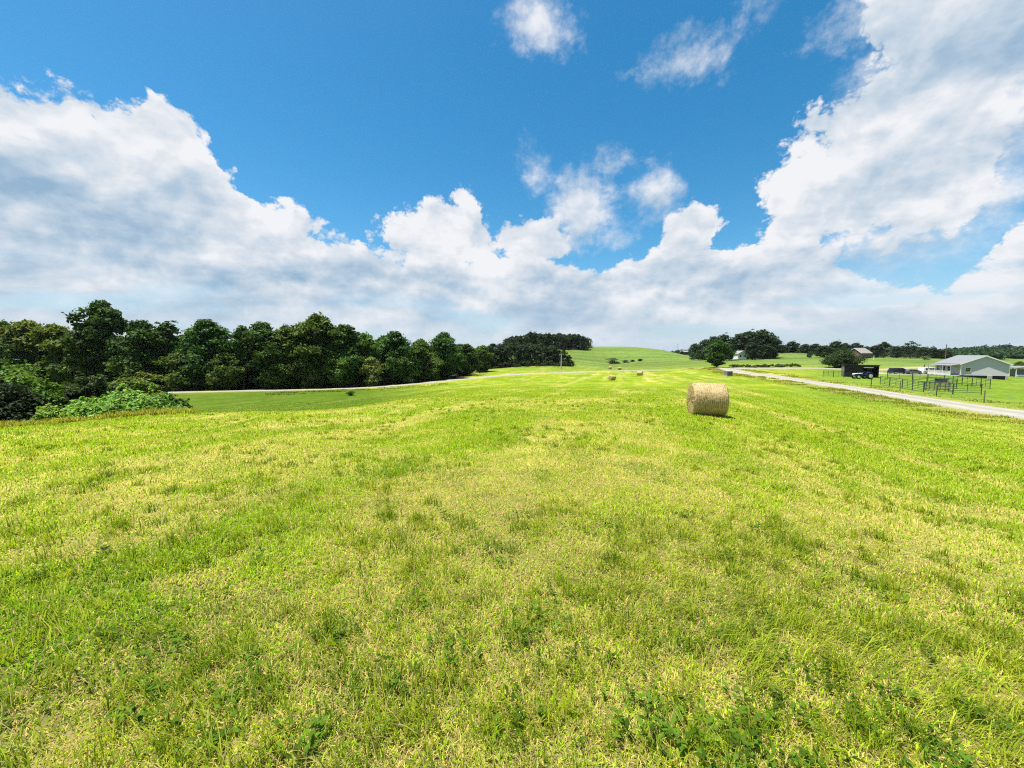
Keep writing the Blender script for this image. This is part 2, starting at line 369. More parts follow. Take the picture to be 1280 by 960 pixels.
# ------------------------------------------------------------------ materials
def mat(name, col, rough=0.8, spec=0.2, metal=0.0, var=0.12, scale=3.0, bump=0.0, bscale=30.0):
    m = D.materials.new(name); m.use_nodes = True; n = N(m.node_tree)
    b = m.node_tree.nodes['Principled BSDF']
    co = n('ShaderNodeTexCoord').outputs['Object']
    f, _ = n.noise(co, scale, 5, 0.6)
    c = n.mix(f, tuple(v * (1 - var) for v in col), tuple(min(1, v * (1 + var)) for v in col))
    n.l.new(c, b.inputs['Base Color'])
    b.inputs['Roughness'].default_value = rough; b.inputs['Specular IOR Level'].default_value = spec; b.inputs['Metallic'].default_value = metal
    if bump:
        g, _ = n.noise(co, bscale, 6, 0.65)
        n.l.new(n('ShaderNodeBump', {'Strength': bump, 'Distance': 0.02, 'Height': g}).outputs[0], b.inputs['Normal'])
    return m
def ground_mat():
    m = D.materials.new('meadow_ground'); m.use_nodes = True; n = N(m.node_tree)
    b = m.node_tree.nodes['Principled BSDF']; b.inputs['Roughness'].default_value = 0.95; b.inputs['Specular IOR Level'].default_value = 0.05
    at_ = n('ShaderNodeAttribute', attribute_name='plant_colour').outputs['Color']
    P = n('ShaderNodeNewGeometry').outputs['Position']
    f1, _ = n.noise(P, 9.0, 6, 0.7); f2, _ = n.noise(P, 1.3, 6, 0.65); f3, _ = n.noise(P, 0.22, 6, 0.6)
    v = n.m('MULTIPLY', n.m('MULTIPLY', n.lin(f1, 0.3, 0.7, 0.72, 1.25), n.lin(f2, 0.3, 0.7, 0.75, 1.22)), n.lin(f3, 0.3, 0.7, 0.86, 1.14))
    c = n.vm('SCALE', at_, scale=v)
    c = n.mix(n.m('MULTIPLY', n.ss(f2, 0.56, 0.70, 0.0, 0.45), n('ShaderNodeAttribute', attribute_name='plant_colour').outputs['Alpha']), c, (0.36, 0.32, 0.07))
    n.l.new(c, b.inputs['Base Color'])
    h = n.m('ADD', n.m('MULTIPLY', f1, 0.6), f2)
    n.l.new(n('ShaderNodeBump', {'Strength': 0.9, 'Distance': 0.12, 'Height': h}).outputs[0], b.inputs['Normal'])
    return m
def blade_mat(name, attr, trans=0.35, rough=0.55, spec=0.25):
    m = D.materials.new(name); m.use_nodes = True; n = N(m.node_tree); m.node_tree.nodes.clear()
    c = n('ShaderNodeAttribute', attribute_name=attr).outputs['Color']
    rnd = n('ShaderNodeObjectInfo').outputs['Random']
    c = n('ShaderNodeHueSaturation', {'Hue': n.lin(rnd, 0, 1, 0.488, 0.512), 'Saturation': 1.0, 'Value': n.lin(rnd, 0, 1, 0.82, 1.18), 'Color': c}).outputs[0]
    d = n('ShaderNodeBsdfPrincipled', {'Base Color': c, 'Roughness': rough, 'Specular IOR Level': spec})
    t = n('ShaderNodeBsdfTranslucent', [n.vm('MULTIPLY', c, (1.15, 1.15, 0.6))])
    mx = n('ShaderNodeMixShader', [trans, d.outputs[0], t.outputs[0]])
    n.l.new(mx.outputs[0], n('ShaderNodeOutputMaterial').inputs[0]); return m

M_GROUND = ground_mat()
M_BLADE = blade_mat('grass_blade', 'blade_colour', 0.50, 0.7, 0.06)
M_LEAF = blade_mat('leaf', 'leaf_colour', 0.28, 0.62, 0.12)
M_BARK = mat('bark', (0.075, 0.058, 0.042), 0.9, 0.1, var=0.4, scale=6, bump=0.6, bscale=12)
def road_mat():
    m = D.materials.new('gravel_road'); m.use_nodes = True; n = N(m.node_tree); b = m.node_tree.nodes['Principled BSDF']; b.inputs['Roughness'].default_value = .95; b.inputs['Specular IOR Level'].default_value = .08
    P = n('ShaderNodeNewGeometry').outputs['Position']; a = n('ShaderNodeAttribute', attribute_name='lane').outputs['Color']
    f, _ = n.noise(P, .55, 6, .65); g, _ = n.noise(P, 7.0, 4, .7)
    c = n.mix(n.ss(f, .3, .7), (0.225, 0.21, 0.175), (0.30, 0.285, 0.245))
    s = n('ShaderNodeSeparateXYZ', [a])
    weed = n.m('MULTIPLY', s.outputs[1], n.ss(n.m('ADD', f, n.m('MULTIPLY', g, .6)), .70, .95, 0, .85))
    c = n.mix(weed, c, (0.16, 0.175, 0.05)); c = n.mix(n.m('MULTIPLY', s.outputs[0], n.ss(g, .3, .6, .1, .5)), c, (0.36, 0.345, 0.30))
    n.l.new(c, b.inputs['Base Color']); n.l.new(n('ShaderNodeBump', {'Strength': .6, 'Distance': .03, 'Height': g}).outputs[0], b.inputs['Normal']); return m
M_ROAD = road_mat()

# ------------------------------------------------------------------ ground sheet
def build_ground():
    front = np.radians(np.arange(-66, 66.01, 0.3)); back = np.radians(np.arange(66 + 3, 360 - 66, 3.0))
    az = np.concatenate([front, back]); na = len(az)
    r = np.concatenate([[0.25], np.geomspace(0.5, 420, 430), np.geomspace(430, 1500, 24)])
    Rr, Az = np.meshgrid(r, az, indexing='ij')
    x = (Rr * np.sin(Az)).ravel(); y = (Rr * np.cos(Az)).ravel(); z = height(x, y)
    nr = len(r)
    i, j = np.meshgrid(np.arange(nr - 1), np.arange(na), indexing='ij')
    j2 = (j + 1) % na
    q = np.stack([i * na + j, i * na + j2, (i + 1) * na + j2, (i + 1) * na + j], -1).reshape(-1, 4)[:, ::-1]
    c0 = len(x)
    x = np.append(x, 0); y = np.append(y, 0); z = np.append(z, z[:na].mean())
    tri = np.stack([np.full(na, c0), np.arange(na), (np.arange(na) + 1) % na], -1)[:, ::-1]
    me = mesh_np('ground', np.stack([x, y, z], -1), [q, tri])
    me.polygons.foreach_set('use_smooth', np.ones(len(me.polygons), bool))
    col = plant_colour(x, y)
    rd = road_dist(x, y)
    dry = np.exp(-np.clip(rd - 0.2, 0, 99) / 1.6)[:, None] * (0.35 + 0.9 * fbm(x / 2.0, y / 2.0, 3, 3))[:, None] * (y < 160)[:, None]
    col = col + (C_DRY - col) * np.clip(dry, 0, 0.85)
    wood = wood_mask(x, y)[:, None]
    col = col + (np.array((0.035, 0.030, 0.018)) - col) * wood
    col = col + (np.array((0.115, 0.095, 0.045)) - col) * (0.65 * sstep(np.hypot(x, y), 8, 3))[:, None]
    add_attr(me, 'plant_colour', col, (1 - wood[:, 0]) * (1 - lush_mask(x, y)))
    o = link('ground', me, M_GROUND); o['kind'] = 'structure'
build_ground()

def build_road(name, L, w, label=None):
    T = np.gradient(L, axis=0); T /= np.linalg.norm(T, axis=1)[:, None]
    Nn = np.stack([-T[:, 1], T[:, 0]], -1)
    prof = [(-0.5, -0.06), (-0.43, 0.05), (-0.31, 0.062), (-0.20, 0.065), (-.10, .09), (0, 0.10), (.10, .09), (0.20, 0.065), (0.31, 0.062), (0.43, 0.05), (0.5, -0.06)]
    lane = [(0, 1), (0, .8), (.9, 0), (.9, 0), (.2, .35), (0, .8), (.2, .35), (.9, 0), (.9, 0), (0, .8), (0, 1)]
    V = []
    for k, (a, dz) in enumerate(prof):
        wob = 1 + 0.10 * (fbm(np.arange(len(L)) / 3.0, np.full(len(L), k * 7.0), 8, 2) - .5) if abs(a) > 0.4 else 1.0
        p = L + Nn * (a * w * np.atleast_1d(wob)[:, None] if np.ndim(wob) else a * w)
        V.append(np.stack([p[:, 0], p[:, 1], height(p[:, 0], p[:, 1]) + dz], -1))
    nL = len(L); V = np.concatenate(V)
    f = []
    for k in range(len(prof) - 1):
        i = np.arange(nL - 1)
        f.append(np.stack([k * nL + i, k * nL + i + 1, (k + 1) * nL + i + 1, (k + 1) * nL + i], -1)[:, ::-1])
    me = mesh_np(name, V, f); me.polygons.foreach_set('use_smooth', np.ones(len(me.polygons), bool))
    add_attr(me, 'lane', np.repeat(np.array([(a, b, 0) for a, b in lane]), nL, 0))
    o = link(name, me, M_ROAD); o['kind'] = 'structure'; return o
build_road('road', ROAD_NEAR, 4.6); build_road('road', ROAD_FAR, 4.6)
build_road('side_road', ROAD_SIDE, 4.2); build_road('path', TRACK, 3.4)

# ------------------------------------------------------------------ mown grass: one sheet of single blades
rng = np.random.default_rng(7)
def blades(x, y, L, wd, lean, heading, col, curl, name, extra_z=0.0):
    """five-point blades: base pair, bent middle pair, tip"""
    n = len(x); z = height(x, y) - 0.005 + extra_z
    dx, dy = np.cos(heading), np.sin(heading)
    sx, sy = -dy, dx
    l1 = lean * 0.6; l2 = lean * 1.0 + curl
    m = np.stack([x + dx * np.sin(l1) * L * .55, y + dy * np.sin(l1) * L * .55, z + np.cos(l1) * L * .55], -1)
    t = m + np.stack([dx * np.sin(l2) * L * .5, dy * np.sin(l2) * L * .5, np.cos(l2) * L * .5], -1)
    t[:, 2] = np.maximum(t[:, 2], z + 0.006)
    b = np.stack([x, y, z], -1); s = np.stack([sx, sy, 0 * sx], -1) * (wd / 2)[:, None]
    V = np.stack([b - s, b + s, m + s * .85, m - s * .85, t], 1).reshape(-1, 3)
    k = np.arange(n)[:, None] * 5
    q = k + np.array([[0, 1, 2, 3]]); tr = k + np.array([[3, 2, 4]])
    me = mesh_np(name, V, [q, tr])
    add_attr(me, 'blade_colour', np.repeat(col, 5, 0))
    return me
def sample_polar(n, r0, r1, core, amax=68):
    # density 1/(1+(r/core)^2)
    a, b = math.log(1 + (r0 / core) ** 2), math.log(1 + (r1 / core) ** 2)
    r = core * np.sqrt(np.exp(a + (b - a) * rng.random(n)) - 1)
    az = np.radians(rng.uniform(-amax, amax, n))
    return r * np.sin(az), r * np.cos(az), r
def build_grass():
    n = 780000
    x, y, r = sample_polar(n, 0.55, 60, 2.3)
    x2, y2, r2 = sample_polar(330000, 0.3, 11, 2.6, 180); k = np.abs(np.arctan2(x2, y2)) > R(67.5)   # the field goes on beside and behind
    x, y, r = np.append(x, x2[k]), np.append(y, y2[k]), np.append(r, r2[k]); n = len(x)
    keep = (road_dist(x, y) > 0.4) & ~((np.hypot(x - 7.65, y - 15.0) < 0.4))
    x, y, r = x[keep], y[keep], r[keep]; n = len(x)
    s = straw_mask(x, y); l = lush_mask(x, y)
    u = rng.random(n)
    is_straw = u < (0.14 + 0.40 * s)
    v = np.clip(fbm(x / 1.5, y / 1.5, 55, 3) + rng.normal(0, .18, n), 0, 1)[:, None]
    col = C_GREEN * 1.6 + (C_YEL * 1.65 - C_GREEN * 1.6) * v
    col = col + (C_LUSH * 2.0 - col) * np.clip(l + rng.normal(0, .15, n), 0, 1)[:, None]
    sc = np.array((0.66, 0.54, 0.175)) * rng.uniform(0.5, 1.15, n)[:, None] * (1 + rng.normal(0, .05, (n, 3)))
    col = np.where(is_straw[:, None], sc, col * (rng.uniform(0.65, 1.45, n) * (1 + .32 * np.exp(-(r / 5) ** 2)))[:, None])  # green blades near the camera brightened in colour to offset their self-shadowing
    grow = np.clip(r / 4, 0, 9); thin = np.where(is_straw, .68, 1.0)
    tall = fbm(x / 0.7, y / 0.7, 66, 3)
    L = rng.uniform(0.026, 0.062, n) * (0.6 + 1.1 * tall) * (1 + 0.12 * np.minimum(grow, 4)) * (1 - 0.30 * s)
    wd = rng.uniform(0.0026, 0.0052, n) * thin * (1 + 0.9 * grow)
    lean = np.abs(rng.normal(0.45, .38, n)); lean = np.where(is_straw, rng.uniform(0.6, 1.5, n), lean)
    L = np.where(is_straw, L * 1.25, L)
    head = rng.uniform(0, 2 * np.pi, n)
    me = blades(x, y, L, wd, lean, head, np.clip(col, 0.005, 0.9), np.abs(rng.normal(.5, .4, n)), 'grass')
    tag(link('grass', me, M_BLADE), 'mown yellow green grass stubble covering the near field', 'grass', kind='stuff')
    # loose long blades and cut hay lying on top
    n = 26000
    x, y, r = sample_polar(n, 0.7, 22, 2.2)
    k = rng.random(n) < (0.25 + 0.75 * fbm(x / 1.4, y / 1.4, 88, 3)) * 0.9; x, y, r = x[k], y[k], r[k]; n = len(x)
    c = np.array((0.50, 0.42, 0.16)) * rng.uniform(0.45, 1.2, n)[:, None]
    g = rng.random(n) < 0.35; c[g] = np.array((0.24, 0.27, 0.07)) * rng.uniform(.6, 1.2, g.sum())[:, None]
    swirl = 6.28 * fbm(x / 2.5, y / 2.5, 99, 2) + rng.normal(0, .7, n)
    me = blades(x, y, rng.uniform(.04, .13, n), rng.uniform(.0016, .003, n) * (1 + r / 7), rng.uniform(1.38, 1.56, n), swirl, c, rng.normal(0.0, .08, n), 'hay_litter', extra_z=rng.uniform(.012, .05, n))
    tag(link('hay_litter', me, M_BLADE), 'dry cut hay stems lying loose on the stubble', 'hay', kind='stuff')
    # longer soft tufts
    nt = 2600
    tx, ty, tr = sample_polar(nt, 1.0, 26, 3.0)
    d = fbm(tx / 1.6, ty / 1.6, 44, 3); kk = d > 0.50; tx, ty, tr = tx[kk], ty[kk], tr[kk]; nt = len(tx)
    m = 30
    x = np.repeat(tx, m) + rng.normal(0, .045, nt * m); y = np.repeat(ty, m) + rng.normal(0, .045, nt * m); r = np.repeat(tr, m)
    head = np.repeat(rng.uniform(0, 6.28, nt), m) + rng.normal(0, 1.1, nt * m)
    tc = C_GREEN * 1.25 + (np.array((0.33, 0.38, 0.025)) - C_GREEN * 1.25) * rng.random((nt, 1)); tc = tc + (C_LUSH * 1.7 - tc) * (rng.random((nt, 1)) < .3) * .7
    c = np.repeat(tc, m, 0) * rng.uniform(.65, 1.3, nt * m)[:, None]
    me = blades(x, y, rng.uniform(.05, .15, nt * m), rng.uniform(.0026, .005, nt * m) * (1 + r / 6), np.abs(rng.normal(.55, .3, nt * m)), head, c, np.abs(rng.normal(.7, .4, nt * m)), 'grass_tufts')
    tag(link('grass_tufts', me, M_BLADE), 'longer green grass tufts scattered across the stubble', 'grass', kind='stuff')
    # long soft blades combed over to the right, near the right corner, and a few at the left
    nt = 420; qx = np.concatenate([rng.normal(1.35, .75, nt), rng.normal(2.2, 1.2, nt), rng.normal(-2.3, .8, 260)]); qy = np.concatenate([rng.normal(1.8, .55, nt), rng.normal(3.0, .9, nt), rng.normal(2.2, .7, 260)])
    d = fbm(qx / .55, qy / .55, 48, 3); kk = (d > .47) & (qy > .6); qx, qy = qx[kk], qy[kk]; nt = len(qx); m = 14
    x = np.repeat(qx, m) + rng.normal(0, .04, nt * m); y = np.repeat(qy, m) + rng.normal(0, .04, nt * m)
    head = np.where(x > 0, -.35, 2.6) + np.repeat(rng.normal(0, .6, nt), m) + rng.normal(0, .35, nt * m)
    tc = np.array((0.10, 0.17, 0.010)) + (np.array((0.42, 0.46, 0.04)) - np.array((0.10, 0.17, 0.010))) * rng.random((nt, 1))
    me = blades(x, y, rng.uniform(.05, .17, nt * m), rng.uniform(.0028, .0055, nt * m), rng.uniform(.5, 1.2, nt * m), head, np.repeat(tc, m, 0) * rng.uniform(.6, 1.3, nt * m)[:, None], rng.uniform(.1, .6, nt * m), 'long_grass')
    tag(link('long_grass', me, M_BLADE), 'long soft green blades lying over near the front corners', 'grass', kind='stuff')
    # broad-leaved weeds
    P0 = [(810, 900), (935, 915), (985, 935), (870, 935), (230, 705), (215, 800), (180, 845), (480, 865), (560, 820), (690, 760), (660, 640), (1010, 940), (1120, 860), (1040, 700),
          (930, 760), (905, 690), (130, 690), (20, 720), (660, 800), (790, 920), (1000, 880), (1150, 930), (560, 640), (1080, 780), (300, 860), (840, 905), (905, 945), (1230, 880), (215, 760), (190, 880), (330, 700), (120, 800), (60, 860), (420, 790), (380, 930), (520, 760), (620, 690), (760, 650), (860, 640), (950, 650), (1100, 720), (1180, 800), (1060, 860), (730, 840), (640, 890), (1200, 950), (260, 930), (980, 820)]
    V = []; Cc = []
    for px, py in P0:
        dd = ray(px, py); t = (0.0 - EYE) / dd.z; bx, by = dd.x * t, dd.y * t
        for _ in range(rng.integers(9, 20)):
            ox, oy = bx + rng.normal(0, .09), by + rng.normal(0, .09); oz = gz(ox, oy)
            g = np.array((0.085, 0.165, 0.014)) * rng.uniform(.5, 1.7)
            for _l in range(rng.integers(4, 8)):
                a = rng.uniform(0, 6.28); ln = rng.uniform(.016, .044); hh = rng.uniform(.02, .075)
                ca, sa = math.cos(a), math.sin(a); up = rng.uniform(-.1, .5)
                o = np.array((ox + ca * .008, oy + sa * .008, oz + hh)); ax = np.array((ca, sa, up)); sd = np.array((-sa, ca, rng.uniform(-.2, .2)))
                V += [o, o + ax * ln * .45 + sd * ln * .24, o + ax * ln, o + ax * ln * .45 - sd * ln * .24]; Cc += [g] * 4
    V = np.array(V); q = np.arange(len(V)).reshape(-1, 4)
    me = mesh_np('weeds', V, [q]); add_attr(me, 'blade_colour', np.array(Cc))
    tag(link('weeds', me, M_BLADE), 'low broad-leaved weeds sprouting through the stubble', 'weeds', kind='stuff')
build_grass()

# ------------------------------------------------------------------ trees: tapered trunk with limbs, crown of many leaf sprays in clumps
def tube(pts, rad, seg=7):
    pts = np.asarray(pts, float); V = []; Fq = []
    for i, p in enumerate(pts):
        t = pts[min(i + 1, len(pts) - 1)] - pts[max(i - 1, 0)]; t /= np.linalg.norm(t) + 1e-9
        a = np.cross(t, (0.31, 0.95, 0.1)); a /= np.linalg.norm(a) + 1e-9; b = np.cross(t, a)
        for k in range(seg):
            th = 2 * math.pi * k / seg; V.append(p + rad[i] * (a * math.cos(th) + b * math.sin(th)))
    for i in range(len(pts) - 1):
        for k in range(seg):
            Fq.append((i * seg + k, i * seg + (k + 1) % seg, (i + 1) * seg + (k + 1) % seg, (i + 1) * seg + k))
    return np.array(V), np.array(Fq)
def join_tubes(name, tubes):
    V = []; Q = []; o = 0
    for v, f in tubes: V.append(v); Q.append(f + o); o += len(v)
    me = mesh_np(name, np.concatenate(V), [np.concatenate(Q)])
    me.polygons.foreach_set('use_smooth', np.ones(len(me.polygons), bool)); me.materials.append(M_BARK); return me
def leaf_cards(centres, radii, per, size, base, rg, up=0.35, flat=0.75, spread=0.30, tint=None):
    """clumps of pointed leaf sprays facing outward"""
    C = np.repeat(centres, per, 0); Rr = np.repeat(radii, per)
    n = len(C)
    d = rg.normal(size=(n, 3)); d /= np.linalg.norm(d, axis=1)[:, None]
    d[:, 2] = np.where(d[:, 2] < -0.35, -d[:, 2] * .6, d[:, 2])
    rad = Rr * rg.random(n) ** 0.5 * (1 + .22 * np.abs(rg.normal(size=n)) * (rg.random(n) < .3))
    p = C + d * rad[:, None] * np.array((1, 1, flat))
    nr = d * 0.7 + rg.normal(size=(n, 3)) * 0.55 + np.array((0, 0, up)); nr /= np.linalg.norm(nr, axis=1)[:, None]
    a = np.cross(nr, rg.normal(size=(n, 3))); a /= np.linalg.norm(a, axis=1)[:, None]; b = np.cross(nr, a)
    s = size * rg.uniform(.45, 1.5, n)[:, None]
    droop = nr * s * 0.18
    V = np.stack([p - a * s, p + b * s * .52 + droop, p + a * s * .9 - droop, p - b * s * .52 + droop * .5], 1).reshape(-1, 3)
    tint = np.repeat(tint if tint is not None else rg.uniform(.7, 1.3, len(centres)), per)
    c = np.array(base)[None] * (tint * rg.uniform(.75, 1.3, n))[:, None]
    c[:, 0] *= rg.uniform(.85, 1.25, n)
    return V, np.repeat(c, 4, 0)
def make_tree(name, seed, h, w, base=0.14, col=(0.030, 0.058, 0.012), ncl=46, per=120, leaf=0.34, top=0.62, gap=0.0, lean=0.0, full=0.34, nn=0.66):
    """returns (trunk mesh, crown mesh) for a tree h high and w wide, foot at the origin"""
    rg = np.random.default_rng(seed)
    cen = []; rads = []
    tries = 0
    lobes = rg.uniform(0, 6.28, 5); la = rg.uniform(.06, .2, 5)
    while len(cen) < ncl and tries < 4000:
        tries += 1
        t = rg.random() ** .85                            # 0 crown foot .. 1 top
        prof = (math.sin(math.pi * min(1, t / top) / 2) if t < top else math.cos((t - top) / (1 - top) * math.pi / 2) ** 0.62)
        prof = full + (1 - full) * prof if t < top else prof
        a = rg.uniform(0, 6.28)
        rr = prof * w / 2 * (1 + sum(la[i] * math.sin((i + 1) * a + lobes[i] + t * 3) for i in range(5)) * .55)
        q = rr * (rg.random() ** 0.38)
        cr = w * rg.uniform(.095, .185)
        p = np.array((math.cos(a) * max(0, q - cr * .55), math.sin(a) * max(0, q - cr * .55), h * (base + (1 - base) * t) - cr * .6 * t))
        if gap and any(np.linalg.norm(p - c) < gap * (cr + r_) for c, r_ in zip(cen, rads)): continue
        cen.append(p); rads.append(cr)
    cen = np.array(cen); rads = np.array(rads)
    if not gap:
        dd = np.linalg.norm(cen[:, None] - cen[None], axis=2) / (rads[:, None] + rads[None]) + np.eye(len(cen)) * 9
        seen = {int(np.argsort(((cen - cen.mean(0)) ** 2).sum(1))[0])}; todo = list(seen)
        while todo:
            i = todo.pop()
            for j in np.nonzero(dd[i] < nn)[0]:
                if int(j) not in seen: seen.add(int(j)); todo.append(int(j))
        ok = sorted(seen); cen, rads = cen[ok], rads[ok]
    cen[:, 0] += lean * cen[:, 2] / h
    V, c = leaf_cards(cen, rads, per, leaf, col, rg)
    # loose twigs at the outline
    k = rg.choice(len(cen), len(cen) // 2)
    o = cen[k] * np.array((1.0, 1.0, 1)) + rg.normal(size=(len(k), 3)) * rads[k][:, None] * .5
    V2, c2 = leaf_cards(o, rads[k] * .45, per // 4, leaf * .8, col, rg)
    V = np.concatenate([V, V2]); c = np.concatenate([c, c2])
    crown = mesh_np(name + '_crown', V, [np.arange(len(V)).reshape(-1, 4)]); add_attr(crown, 'leaf_colour', np.clip(c, .002, .6)); crown.materials.append(M_LEAF)
    r0 = max(.05, h * .020)
    zt = np.linspace(-.3, h * .74, 8); wob = np.cumsum(rg.normal(0, .010 * h, (8, 2)), 0); wob[:2] = 0
    tr = np.stack([wob[:, 0] + lean * np.clip(zt, 0, h) / h, wob[:, 1], zt], -1)
    tb = [tube(tr, r0 * np.array((1.5, 1.05, .95, .85, .7, .52, .35, .16)))]
    for i in rg.choice(len(cen), min(14, len(cen)), replace=False):
        q = cen[i]; z0 = np.clip(q[2] * rg.uniform(.45, .75), h * .10, h * .7); j = int(np.clip(np.searchsorted(zt, z0), 1, 7))
        p0 = tr[j - 1] + (tr[j] - tr[j - 1]) * (z0 - zt[j - 1]) / (zt[j] - zt[j - 1])
        mid = (p0 + q) / 2 + np.array((0, 0, .05 * h)) * rg.uniform(-.3, 1)
        tb.append(tube([p0, mid, q], r0 * np.array((.42, .26, .08)), 5))
    return join_tubes(name + '_trunk', tb), crown
DG = (0.048, 0.100, 0.018); MG = (0.082, 0.146, 0.022); LG = (0.185, 0.245, 0.055); BG = (0.030, 0.058, 0.022); YG = (0.125, 0.175, 0.024)
PROTO = {
 'oak': make_tree('oak', 1, 15, 12, .02, DG, 105, 104, .36),
 'oak_b': make_tree('oak_b', 2, 14, 11, .02, MG, 100, 104, .36, top=.55),
 'tall': make_tree('tall', 3, 18, 11, .05, DG, 115, 104, .36, top=.5, lean=.4),
 'slim': make_tree('slim', 4, 16, 8, .03, DG, 90, 104, .34, top=.5),
 'round': make_tree('round', 5, 10, 11, .08, MG, 80, 100, .32, top=.5),
 'yellow': make_tree('yellow', 6, 14, 11, .10, YG, 90, 104, .36, top=.6),
 'pale': make_tree('pale', 7, 7, 6.5, .03, LG, 60, 90, .26, top=.45),
 'airy': make_tree('airy', 8, 14, 12, .22, BG, 30, 80, .36, top=.6, gap=.8),
 'cherry': make_tree('cherry', 9, 6, 12, .0, (0.036, 0.066, 0.018), 110, 130, .26, top=.42),
 'spire': make_tree('spire', 10, 11, 5, .05, DG, 38, 120, .28, top=.25),
}
# lighter versions for far trees, where a spray is about a pixel
FARP = {
 'far_oak': make_tree('far_oak', 21, 15, 13, .04, BG, 78, 40, .55, full=.55, nn=.72),
 'far_round': make_tree('far_round', 22, 13, 13, .04, (0.034, 0.060, 0.022), 78, 40, .55, top=.5, full=.55, nn=.72),
 'far_tall': make_tree('far_tall', 23, 17, 11, .06, BG, 78, 40, .55, top=.5, full=.55, nn=.72),
}
FARP['far_pale'] = make_tree('far_pale', 24, 13, 13, .0, (0.105, 0.155, 0.065), 60, 30, .6, top=.5, full=.5)
PROTO.update(FARP)
SIZE = {'oak': (15, 12), 'oak_b': (14, 11), 'tall': (18, 11), 'slim': (16, 8), 'round': (10, 11), 'yellow': (14, 11), 'pale': (7, 6.5), 'airy': (14, 12), 'cherry': (6, 12), 'spire': (11, 5), 'far_oak': (15, 13), 'far_round': (13, 13), 'far_tall': (17, 11), 'far_pale': (13, 13)}
trg = random.Random(3)
def tree(px, Y, top, kind, label, group=None, name='broadleaf_tree', wpx=None, cat='tree', sink=0.0):
    if group == LW or group == LE: Y = max(Y, float(wood_edge(px)) + (5.5 if group == LW else 3.0))
    p = at(px, Y); h = topz(px, top, Y) - p.z
    sz = h / SIZE[kind][0] * 1.03
    sw = sz if wpx is None else wpx * Y / F / SIZE[kind][1]
    if wpx is None: sw = sz * trg.uniform(.9, 1.1) if sz > .8 else sz * 1.1
    e = empty(name, p, trg.uniform(0, 6.28)); e.scale = (sw, sw, sz)
    if wpx is not None: e.rotation_euler.z = 0
    tag(e, label, cat, group)
    link('trunk', PROTO[kind][0], None, e); link('crown', PROTO[kind][1], None, e); return e

LE = 'low trees along the wood edge'
# the wood beyond the road on the left: front row, each tree seen on its own
LW = 'trees of the wood behind the road'
for px, Y, top, kind, lab in [
    (6, 66, 404, 'oak_b', 'mid green leafy tree cut by the photo\'s left edge, behind the thicket'),
    (38, 64, 401, 'yellow', 'yellowish green tree standing left of the tallest dark tree'),
    (76, 68, 406, 'yellow', 'olive green tree touching the left side of the tallest dark tree'),
    (135, 64, 377, 'tall', 'tallest dark green tree, rising above the wood behind the shrubs'),
    (182, 72, 403, 'oak', 'dark tree just right of the tallest tree, with a notched top'),
    (214, 74, 406, 'slim', 'narrow dark tree where the shrub row ends before the wood'),
    (262, 78, 402, 'oak', 'broad dark tree above the left end of the pale road'),
    (305, 84, 412, 'slim', 'narrow dark tree right of the broad one above the road\'s end'),
    (330, 82, 405, 'oak', 'dark tree with a pointed twiggy top, midway along the left wood'),
    (362, 86, 410, 'oak_b', 'greener tree close to the left of the second tallest tree'),
    (400, 86, 396, 'oak_b', 'second tallest tree of the left wood, with a rounded green peak'),
    (432, 90, 408, 'oak', 'dark tree against the right flank of the second tallest tree'),
    (458, 94, 419, 'oak_b', 'lower green tree directly behind the pale sunlit tree'),
    (494, 98, 416, 'oak', 'dark round-topped tree right of the pale sunlit tree'),
    (524, 106, 428, 'oak_b', 'low green tree in the dip between two dark round-topped trees'),
    (556, 114, 417, 'oak', 'dark round-headed tree near the right end of the left wood'),
    (584, 132, 431, 'oak', 'small dark tree at the foot of the hill where the left wood thins out'),
    (604, 150, 433, 'oak_b', 'small tree joining the left wood to the wood on the hillside')]:
    tree(px, Y, top, kind, lab, LW)
tree(466, 97.5, 447, 'pale', 'small pale green sunlit tree at the roadside before the dark wood', None, wpx=34)
for px, Y, top, kind, lab in [
    (20, 60, 440, 'round', 'low bushy tree at the wood\'s edge above the left thicket'), (100, 62, 436, 'round', 'low bushy tree in the shade left of the tallest trunk'),
    (165, 66, 440, 'oak_b', 'low leafy tree in the shade right of the tallest trunk'), (232, 74, 440, 'round', 'low dark tree beside the left end of the pale road'),
    (285, 80, 442, 'round', 'low dark tree in the shaded edge above the road, left of the pointed tree'), (345, 84, 440, 'round', 'low dark tree in the shaded edge below the pointed tree'),
    (385, 87, 444, 'round', 'low dark tree in the shade below the second tallest tree'), (425, 90, 440, 'round', 'low leafy tree just left of the pale sunlit tree'),
    (505, 100, 444, 'round', 'low shadowy tree at the road below the round-topped tree'), (540, 110, 446, 'round', 'low shadowy tree where the road begins to climb')]:
    tree(px, Y, top, kind, lab, LE)
# deeper rows of the same wood; they show only as dark leaves between the front trees
for k in range(64):
    px = -150 + (k % 32) * 24 + trg.uniform(-9, 9); row = k // 32
    Y = float(wood_edge(px)) + 15 + row * 14 + trg.uniform(-3, 3)
    e = tree(px, Y, trg.uniform(414, 424) + max(0, px - 440) * .11, trg.choice(['oak', 'slim', 'oak_b', 'tall']), 'dark tree in the depth of the left wood, half hidden by the front row', 'inner trees of the left wood')
for px, Y in [(-40, 62), (-85, 60), (-140, 64)]:
    tree(px, Y, 402, 'oak', 'tree of the left wood continuing past the thicket', 'inner trees of the left wood')

